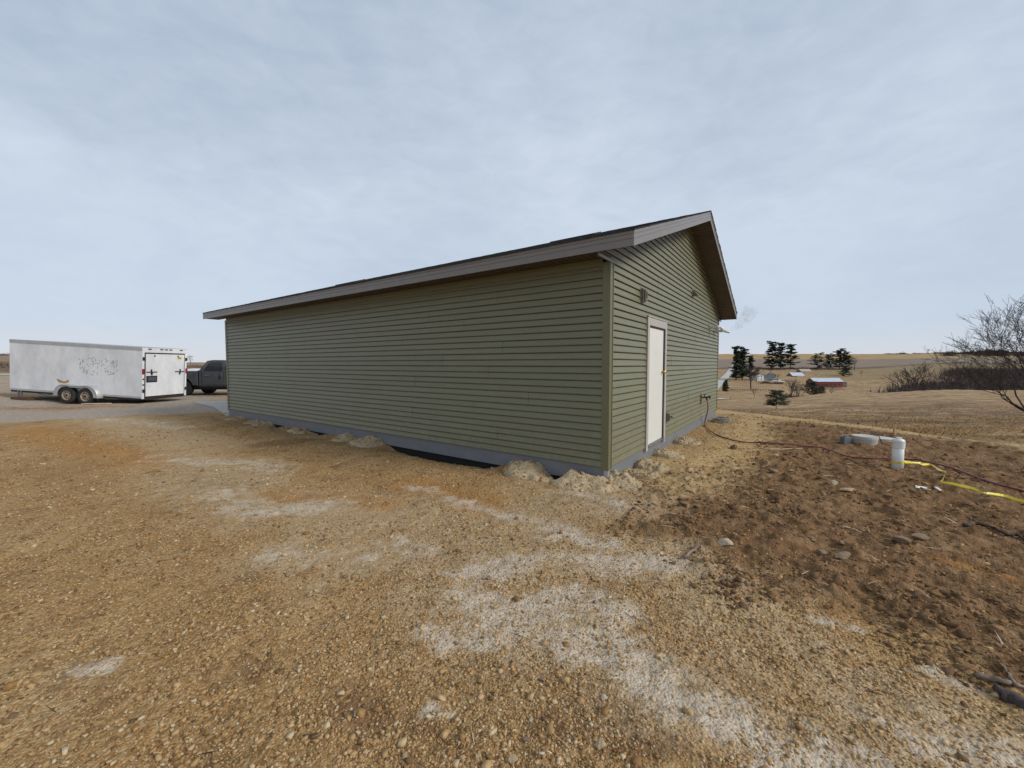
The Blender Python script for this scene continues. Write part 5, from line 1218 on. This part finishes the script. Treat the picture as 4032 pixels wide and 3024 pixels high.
for (x, yt, Y, lab, sp) in ((565, 480, 268, 'bare twin stemmed tree left of the white farmhouse', .45), (640, 450, 350, 'bare twiggy tree behind the twin stemmed one', .5), (835, 470, 440, 'small bare tree behind the white farmhouse', .5), (935, 590, 385, 'low bare tree beside the farmhouse roof', .6), (615, 770, 190, 'thin bare sapling alone on the grass slope', .4), (1140, 600, 152, 'bushy bare tree between farmhouse and red barn', .7), (1230, 690, 150, 'spreading bare bush tree right of the bushy one', .8),
        (1450, 610, 230, 'gnarled bare tree in front of the red barn', .9), (1690, 640, 200, 'slight bare tree before the middle of the red barn', .7), (2010, 320, 500, 'tall faint bare tree right of the barn pines', .6), (2110, 540, 420, 'small bare tree on the slope right of the barn', .6)):
    px, py = R4(x, yt); g_ = gat(px, 0, Y); h = max(at(px, py, Y).z-g_.z, 2)
    dirs = [Vector((-.12, 0, 1)), Vector((.12, .1, 1))] if x in (565, 1140) else ([Vector((-.6, 0, 1)), Vector((.5, .2, 1)), Vector((0, -.1, 1))] if x in (1230, 1450) else None)
    bare_tree(g_, h, int(x*7), lab, 'bare trees around the distant farm', dirs, 3 if Y > 180 else 3, h*.0032, m_bark2 if x in (640, 1140, 1230, 2010, 1690) else m_bark, sp, .3 if x == 565 else .18)
R5 = lambda x, y: (3400+x*.3014, 1200+y*.3014)
for (x, yt, Y, lab, k) in ((490, 790, 240, 'leftmost dark bare tree at the edge of the brush', 3), (620, 760, 245, 'middle bare tree of the three above the brush', 3), (720, 660, 250, 'tallest bare tree of the three above the brush', 3), (1130, 720, 400, 'small bare tree on the field edge right of the tall bare tree', 2), (1290, 690, 400, 'bare tree on the field edge under the big right hand tree', 2),
        (510, 590, 980, 'ragged bare tree on the skyline, leftmost of two', 2), (820, 560, 980, 'round bare tree on the skyline, tallest up there', 3), (645, 605, 985, 'tiny bare tree on the skyline between two larger ones', 2), (1170, 570, 900, 'bare tree on the skyline above dark woods', 2)):
    px, py = R5(x, yt); g_ = gat(px, 0, Y); h = max(at(px, py, Y).z-g_.z, 3); bare_tree(g_, h, int(x*3), lab, 'bare trees on the far right slopes', None, k, h*.0035, m_bark, .6, .22)
g_ = gat(752, 0, 210); bare_tree(g_, at(752, 1390, 210).z-g_.z, 77, 'pale bare tree behind the gap between trailer and truck', None, None, 3, .02, m_bark2, .5, .2)
# big bare tree leaning in from the right edge
g_ = gat(4205, 0, 27)
bare_tree(g_, 9.2, 21, 'big leafless tree spreading in from the right edge of the picture', None, [Vector((-.75, .1, 1)), Vector((-.25, .2, 1)), Vector((.3, 0, 1)), Vector((-1.0, -.15, .55)), Vector((-.55, -.2, 1.1)), Vector((-1.1, .1, .25))], 5, .009, m_bark, .50, .26, .14, (2, 2))

# brush masses
def brush(name, lab, pts, m_, hgt, per=60, seed=1, wid=1.0, thick=.05):
    rg = np.random.default_rng(seed); tr = []
    for (x, y, s_) in pts:
        z = h1(x, y); n = per; b_ = np.array([x, y, z-.2])+rg.normal(0, 1, (n, 3))*np.array([s_*wid, s_*wid, .0])
        d = rg.normal(0, 1, (n, 3))*np.array([.45, .45, .2])+np.array([0, 0, 1.0]); ln = s_*hgt*rg.uniform(.4, 1.1, n); tip = b_+d*ln[:, None]
        w_ = rg.normal(0, 1, (n, 3)); w_[:, 2] *= .2; w_ *= (thick*s_)
        tr.append(np.stack([b_-w_, b_+w_, tip], 1))
        mid = b_+d*ln[:, None]*rg.uniform(.4, .8, (n, 1)); t2 = mid+(d+rg.normal(0, .7, (n, 3)))*ln[:, None]*.4; tr.append(np.stack([mid-w_*.6, mid+w_*.6, t2], 1))
    T_ = np.concatenate(tr).reshape(-1, 3); me = np_mesh(name, T_, np.arange(len(T_)).reshape(-1, 3), m_); o = link(name, me); tag(o, lab, None, None, 'stuff'); return o
rg = random.Random(12)
pts = []
for k in range(900):
    px = rg.uniform(3560, 4400); Y = rg.uniform(205, 400) if px > 3750 else rg.uniform(205, 300)
    x = (px-2016)/1590*Y
    if fbm(np.array([x/28]), np.array([Y/28]), 71, 2)[0] > .20: pts.append((x, Y, rg.uniform(2.0, 5.0)))
brush('brush', 'dark leafless brush covering the valley slope on the right', pts, m_scrub, 1.35, 45, 3, 1.2, .045)
pts = [((px-2016)/1590*Y, Y, rg.uniform(.8, 1.6)) for px, Y in [(R4(rg.uniform(700, 1010), 0)[0], rg.uniform(330, 345)) for _ in range(16)]+[(R4(rg.uniform(1020, 1320), 0)[0], rg.uniform(165, 190)) for _ in range(10)]+[(R4(rg.uniform(1600, 1960), 0)[0], rg.uniform(190, 240)) for _ in range(16)]+[(R5(rg.uniform(210, 560), 0)[0], rg.uniform(165, 200)) for _ in range(18)]+[(R4(rg.uniform(650, 1500), 0)[0], rg.uniform(505, 525)) for _ in range(40)]]
brush('hedge_brush', 'reddish bare bushes around the distant farm', pts, m_scrub, 1.3, 70, 4, 1.2, .05)
pts = [((px-2016)/1590*Y, Y, (1.0+5.5*float(fbm(np.array([px/45.0]), np.array([3.3]), 15, 3)[0])**1.5*rg.uniform(.5, 1.3))*min(1.6, max(.5, (px-3450)/330))) for px, Y in [(rg.uniform(3480, 4400), rg.uniform(960, 1010)) for _ in range(240)]]
pts += [((px-2016)/1590*Y, Y, rg.uniform(1.5, 5)*float(fbm(np.array([px/30.0]), np.array([8.3]), 16, 3)[0])*1.5) for px, Y in [(rg.uniform(3720, 4400), rg.uniform(800, 970)) for _ in range(200)]]
brush('woods', 'dark line of far woods along the right skyline', pts, m_scrubd, 1.5, 36, 5, 1.5, .13)
pts = [((px-2016)/1590*Y, Y, rg.uniform(1.2, 2.4)) for px, Y in [(rg.uniform(-420, 300), rg.uniform(395, 430)) for _ in range(110)]]
brush('distant_hedge', 'thin dark hedge along the left skyline', pts, m_scrubd, 1.2, 30, 6, 1.8, .10)
pts = [((px-2016)/1590*Y, Y, rg.uniform(.5, 1.1)) for px, Y in [(rg.uniform(-300, 900), rg.uniform(85, 150)) for _ in range(160)]]
brush('weeds', 'brown dead weeds on the bank far left', pts, m_scrub, .9, 50, 7, 1.6, .05)

# dry grass tufts on the near meadow
def grass():
    rg = np.random.default_rng(3); n = 42000; a = np.radians(rg.uniform(20, 56, n)); Y = np.exp(rg.uniform(math.log(8.5), math.log(75), n)); x = Y*np.tan(a)
    k = sdist(x, Y, YARD) > .35; x, Y = x[k], Y[k]; cl = fbm(x/1.4, Y/1.4, 91, 3); k = rg.uniform(0, 1, len(x)) < np.clip((cl-.38)*5, .08, 1); x, Y, cl = x[k], Y[k], cl[k]
    z = H(x, Y); n = len(x); T_ = []
    tone = []
    for b_ in range(3):
        h_ = rg.uniform(.02, .11, n)*(.7+.6*(cl > .5)); w_ = (.006+Y*.0007)
        ang = rg.uniform(0, 2*np.pi, n); bx = x+rg.normal(0, .05, n); by = Y+rg.normal(0, .05, n)
        p0 = np.stack([bx-np.cos(ang)*w_, by-np.sin(ang)*w_, z-.02], 1); p1 = np.stack([bx+np.cos(ang)*w_, by+np.sin(ang)*w_, z-.02], 1)
        p2 = np.stack([bx+rg.normal(0, .12, n)+.08, by+rg.normal(0, .08, n), z+h_], 1); T_.append(np.stack([p0, p1, p2], 1)); tone.append(rg.beta(2, 2, n)*.55+.18)
    T_ = np.concatenate(T_).reshape(-1, 3); me = np_mesh('dry_grass', T_, np.arange(len(T_)).reshape(-1, 3), M_STONE); fattr(me, 'tone', np.concatenate(tone), 'FACE')
    o = link('dry_grass', me); tag(o, 'dry tan grass tufts on the slope beyond the yard edge', None, None, 'stuff')
grass()

# ------------------------------------------------------------------ far road, farm, fence
def ribbon(name, lab, pts, wid, m_, lift=.35):
    mb = MB(); prev = None; C_ = catmull([Vector((x, y, 0)) for x, y in pts], 30)
    for k, q in enumerate(C_):
        d = (C_[min(k+1, len(C_)-1)]-C_[max(k-1, 0)]).normalized(); s_ = Vector((-d.y, d.x, 0)); row = []
        for u_ in (-1, -.5, 0, .5, 1):
            p = q+s_*u_*wid/2; row.append(mb.bm.verts.new((p.x, p.y, h1(p.x, p.y)+lift)))
        if prev:
            for j in range(4): mb.bm.faces.new((prev[j], row[j], row[j+1], prev[j+1]))
        prev = row
    o = mb.build(name, m_); tag(o, lab, None, None, 'structure'); return o
m_road = mat('pale gravel road', (.44, .415, .385), .9, .1, .2)
def atx(px, Y): return ((px-2016)/1590*Y, Y)
ribbon('road', 'straight pale gravel road climbing the far hill', [atx(2800, 250), atx(2829, 330), atx(2862, 430), atx(2891, 550), atx(2920, 730), atx(2951, 1000), atx(2956, 1060)], 7.0, m_road)
m_wh2 = mat('white gravel', (.62, .60, .57), .9, .08, .4)
ribbon('path', 'short pale track in the grass beside the building edge', [atx(2790, 140), atx(2868, 146)], 5.5, m_wh2, .45)
ribbon('lane', 'pale gravel lane crossing far left behind the trailer', [(-95, 53), (-60, 52), (-30, 51), (-12, 50)], 5.0, m_road, .05)
m_wh = mat('white house paint', (.72, .72, .70), .7, .05, .5); m_rf = mat('dark green grey roof', (.07, .085, .09), .8, .2, .8); m_mr = mat('pale metal roof', (.56, .59, .64), .45, .12, .6, metal=.2, dirt=(.22, .22, .24), damt=.9, dscale=.9, stretch=(1, .15, 1))
m_red = mat('barn red paint', (.20, .045, .035), .8, .15, .6, stretch=(3, 3, .4)); m_tanroof = mat('rusty tan roof', (.42, .33, .26), .7, .2, .5); m_win = mat('dark window glass', (.03, .035, .045), .2)
def shed(name, lab, cat, px, Y, wid, dep, wall_h, rise, mw, mr, rz=0, zoff=0, parent=None, overh=.35, ridge='x', loc=None, group=None):
    T = parent
    if T is None: g_ = gat(px, 0, Y); T = thing(name, lab, cat, (g_.x, g_.y, g_.z+zoff), rz, group)
    return T
def gable(T, x0, x1, y0, y1, z0, h, rise, mw, mr, ridge='x', oh=.35, th=.18):
    mb = MB(); ym = (y0+y1)/2; xm = (x0+x1)/2
    if ridge == 'x': mb.prism([(x0, y0, z0-1.5), (x0, y1, z0-1.5), (x0, y1, z0+h), (x0, ym, z0+h+rise), (x0, y0, z0+h)], (x1-x0, 0, 0))
    else: mb.prism([(x0, y0, z0-1.5), (x1, y0, z0-1.5), (x1, y0, z0+h), (xm, y0, z0+h+rise), (x0, y0, z0+h)], (0, y1-y0, 0))
    w = mb.build('wall', mw, T)
    for s_ in (0, 1):
        mb = MB()
        if ridge == 'x':
            ye = y0-oh if s_ == 0 else y1+oh; ze = z0+h-rise*oh/((y1-y0)/2)
            mb.prism([(x0-oh, ye, ze+.02), (x0-oh, ym, z0+h+rise+.02), (x0-oh, ym, z0+h+rise+th), (x0-oh, ye, ze+th)], (x1-x0+2*oh, 0, 0))
        else:
            xe = x0-oh if s_ == 0 else x1+oh; ze = z0+h-rise*oh/((x1-x0)/2)
            mb.prism([(xe, y0-oh, ze+.02), (xm, y0-oh, z0+h+rise+.02), (xm, y0-oh, z0+h+rise+th), (xe, y0-oh, ze+th)], (0, y1-y0+2*oh, 0))
        mb.build('roof', mr, T)
    return w
px, _ = R4(690, 0); Y = 370; g_ = gat(px, 0, Y); zf = at(px, 1300+712*.2803, Y).z; k4 = .2803*Y/1590
FH = thing('farmhouse', 'white two storey farmhouse with a dark roofed porch wing', 'house', (g_.x, g_.y, zf), 0)
gable(FH, -52*k4, 52*k4, 0, 8, 0, 78*k4, 26*k4, m_wh, m_rf, 'y')
gable(FH, 54*k4, 235*k4, 1.5, 9, 0, 44*k4, 40*k4, m_wh, m_rf, 'x')
gable(FH, 150*k4, 250*k4, -2.5, 1.2, -.3, 20*k4, 10*k4, m_wh, m_rf, 'x', .2)
for (x, z) in ((-28, 25), (18, 25), (-28, 62), (18, 62)): MB().box((x-6)*k4, -.06, (z-8)*k4, (x+6)*k4, -.02, (z+8)*k4).build('window', m_win, FH)
MB().box(58*k4, .3, 28*k4, 200*k4, 1.45, 32*k4).build('porch_roof', m_rf, FH)
for k in range(8): MB().box((60+k*18)*k4, .35, -.5, (62.5+k*18)*k4, .6, 28*k4).build('porch_post', m_wh, FH)
for k in range(6): MB().box((64+k*18)*k4, 1.42, 6*k4, (72+k*18)*k4, 1.47, 24*k4).build('window', m_win, FH)
Y = 340; px, py = R4(1458, 800); z_ = at(px, py, Y).z; k4 = .2803*Y/1590
BR = thing('barn', 'long low red barn with a pale streaked metal roof', 'barn', ((px-2016)/1590*Y, Y, z_), 0)
w_ = 402*k4; gable(BR, 0, w_, 0, 10, 0, 78*k4, 46*k4, m_red, m_mr, 'x', .4)
for k in range(6): MB().box(w_*(.1+k*.15), -.06, 30*k4, w_*(.1+k*.15)+1.2, -.02, 48*k4).build('window', m_win, BR)
mb = MB(); mb.box(w_+.1, 2, -1, w_+85*k4, 9, 60*k4); mb.build('lean_to', mat('grey board', (.17, .14, .12), .8), BR); MB().prism([(w_+.1, 1.6, 90*k4), (w_+90*k4, 1.6, 62*k4), (w_+90*k4, 1.6, 66*k4), (w_+.1, 1.6, 95*k4)], (0, 8, 0)).build('lean_to_roof', m_mr, BR)
Y = 420; px, py = R4(1145, 690); z_ = at(px, py, Y).z; k4 = .2803*Y/1590
S1 = thing('machine_shed', 'small reddish shed with a bright pale roof behind the farmhouse', 'shed', ((px-2016)/1590*Y, Y, z_), 0); gable(S1, 0, 168*k4, 0, 9, 0, 50*k4, 42*k4, mat('weathered red board', (.17, .10, .085), .8), m_mr, 'x')
MB().box(62*k4, -.1, 8*k4, 160*k4, -.02, 46*k4).build('door', mat('pale sliding door', (.45, .47, .5), .6), S1)
Y = 470; px, py = R4(1265, 615); z_ = at(px, py, Y).z; k4 = .2803*Y/1590
S2 = thing('old_shed', 'grey shed with a rusty tan roof uphill of the pale roofed shed', 'shed', ((px-2016)/1590*Y, Y, z_), 0); gable(S2, 0, 145*k4, 0, 8, 0, 34*k4, 34*k4, mat('grey board', (.17, .14, .12), .8), m_tanroof, 'x')
Y = 385; px, py = R4(950, 690); z_ = at(px, py, Y).z; k4 = .2803*Y/1590
S3 = thing('garage', 'small grey roofed outbuilding between farmhouse and bright shed', 'shed', ((px-2016)/1590*Y, Y+12, z_), 0); gable(S3, 0, 80*k4, 0, 6, 0, 55*k4, 22*k4, mat('grey board', (.17, .14, .12), .8), m_rf, 'x')
Y = 340; px, py = R4(945, 742); z_ = at(px, py, Y).z; k4 = .2803*Y/1590
VN = thing('parked_van', 'white van parked in front of the farmhouse', 'van', ((px-2016)/1590*Y, Y, z_+.3), 0)
MB().prism([(0, 0, .4), (5.0, 0, .4), (5.0, 0, 1.2), (4.2, 0, 1.4), (3.4, 0, 2.3), (.1, 0, 2.3)], (0, 2, 0)).build('body', m_wh, VN); MB().prism([(3.5, -.03, 1.5), (4.0, -.03, 1.5), (3.45, -.03, 2.1), (2.6, -.03, 2.1), (2.6, -.03, 1.5)], (0, .02, 0)).build('window', m_win, VN)
for x in (1, 4): MB().cyl((x, -.02, .4), (x, .25, .4), .4, seg=12).build('wheel', m_black, VN)
# wire fence across the valley
fp = [atx(R4(x, 0)[0], 262-(x-270)*.02) for x in range(270, 1000, 36)]
FN = thing('wire_fence', 'low wire fence crossing the grass below the farmhouse', 'fence', (fp[0][0], fp[0][1], 0), 0)
tops = []
for (x, y) in fp: z = h1(x, y); MB().box(x-fp[0][0]-.09, y-fp[0][1]-.09, z-.3, x-fp[0][0]+.09, y-fp[0][1]+.09, z+1.3).build('post', m_tpost, FN); tops.append(Vector((x-fp[0][0], y-fp[0][1], z)))
for hh in (.5, .85, 1.2): MB().tube([t_+Vector((0, -.1, hh)) for t_ in tops], .035, 4).build('wire', m_tpost, FN)
c = gat(2879, 0, 143); o = MB().box(-.05, -.05, -.2, .05, .05, 1.3).build('fence_post', m_tpost); o.location = c; tag(o, 'single post at the end of the short pale track by the building edge', 'post', 'steel posts in the meadow')

# ------------------------------------------------------------------ steam from the flue
def steam():
    p0 = at(2872, 1302, 12.05); p1 = at(2925, 1265, 12.0); p2 = at(2962, 1215, 12.0)
    pts = catmull([p0, p0.lerp(p1, .5)+Vector((0, 0, -.02)), p1, p2], 6); n = len(pts)
    mb = MB(); mb.tube(pts, [.03+.20*(k/(n-1))**.8 for k in range(n)], 12)
    m_ = bpy.data.materials.new('flue steam'); m_.use_nodes = True; t = m_.node_tree; t.nodes.remove(t.nodes['Principled BSDF'])
    v = t.nodes.new('ShaderNodeVolumePrincipled'); v.inputs['Color'].default_value = (.62, .62, .66, 1)
    tc_ = t.nodes.new('ShaderNodeTexCoord'); nz = t.nodes.new('ShaderNodeTexNoise'); nz.inputs['Scale'].default_value = 7; nz.inputs['Detail'].default_value = 5; nz.inputs['Distortion'].default_value = 1.2; t.links.new(tc_.outputs['Object'], nz.inputs['Vector'])
    mr = t.nodes.new('ShaderNodeMapRange'); mr.inputs[1].default_value = .42; mr.inputs[2].default_value = .68; mr.inputs[4].default_value = 2.2; t.links.new(nz.outputs[0], mr.inputs[0])
    t.links.new(mr.outputs[0], v.inputs['Density']); t.links.new(v.outputs[0], t.nodes['Material Output'].inputs['Volume'])
    o = mb.build('steam', m_, None, True); tag(o, 'faint grey steam drifting from the flue pipe by the far eave', None, None, 'stuff')
steam()
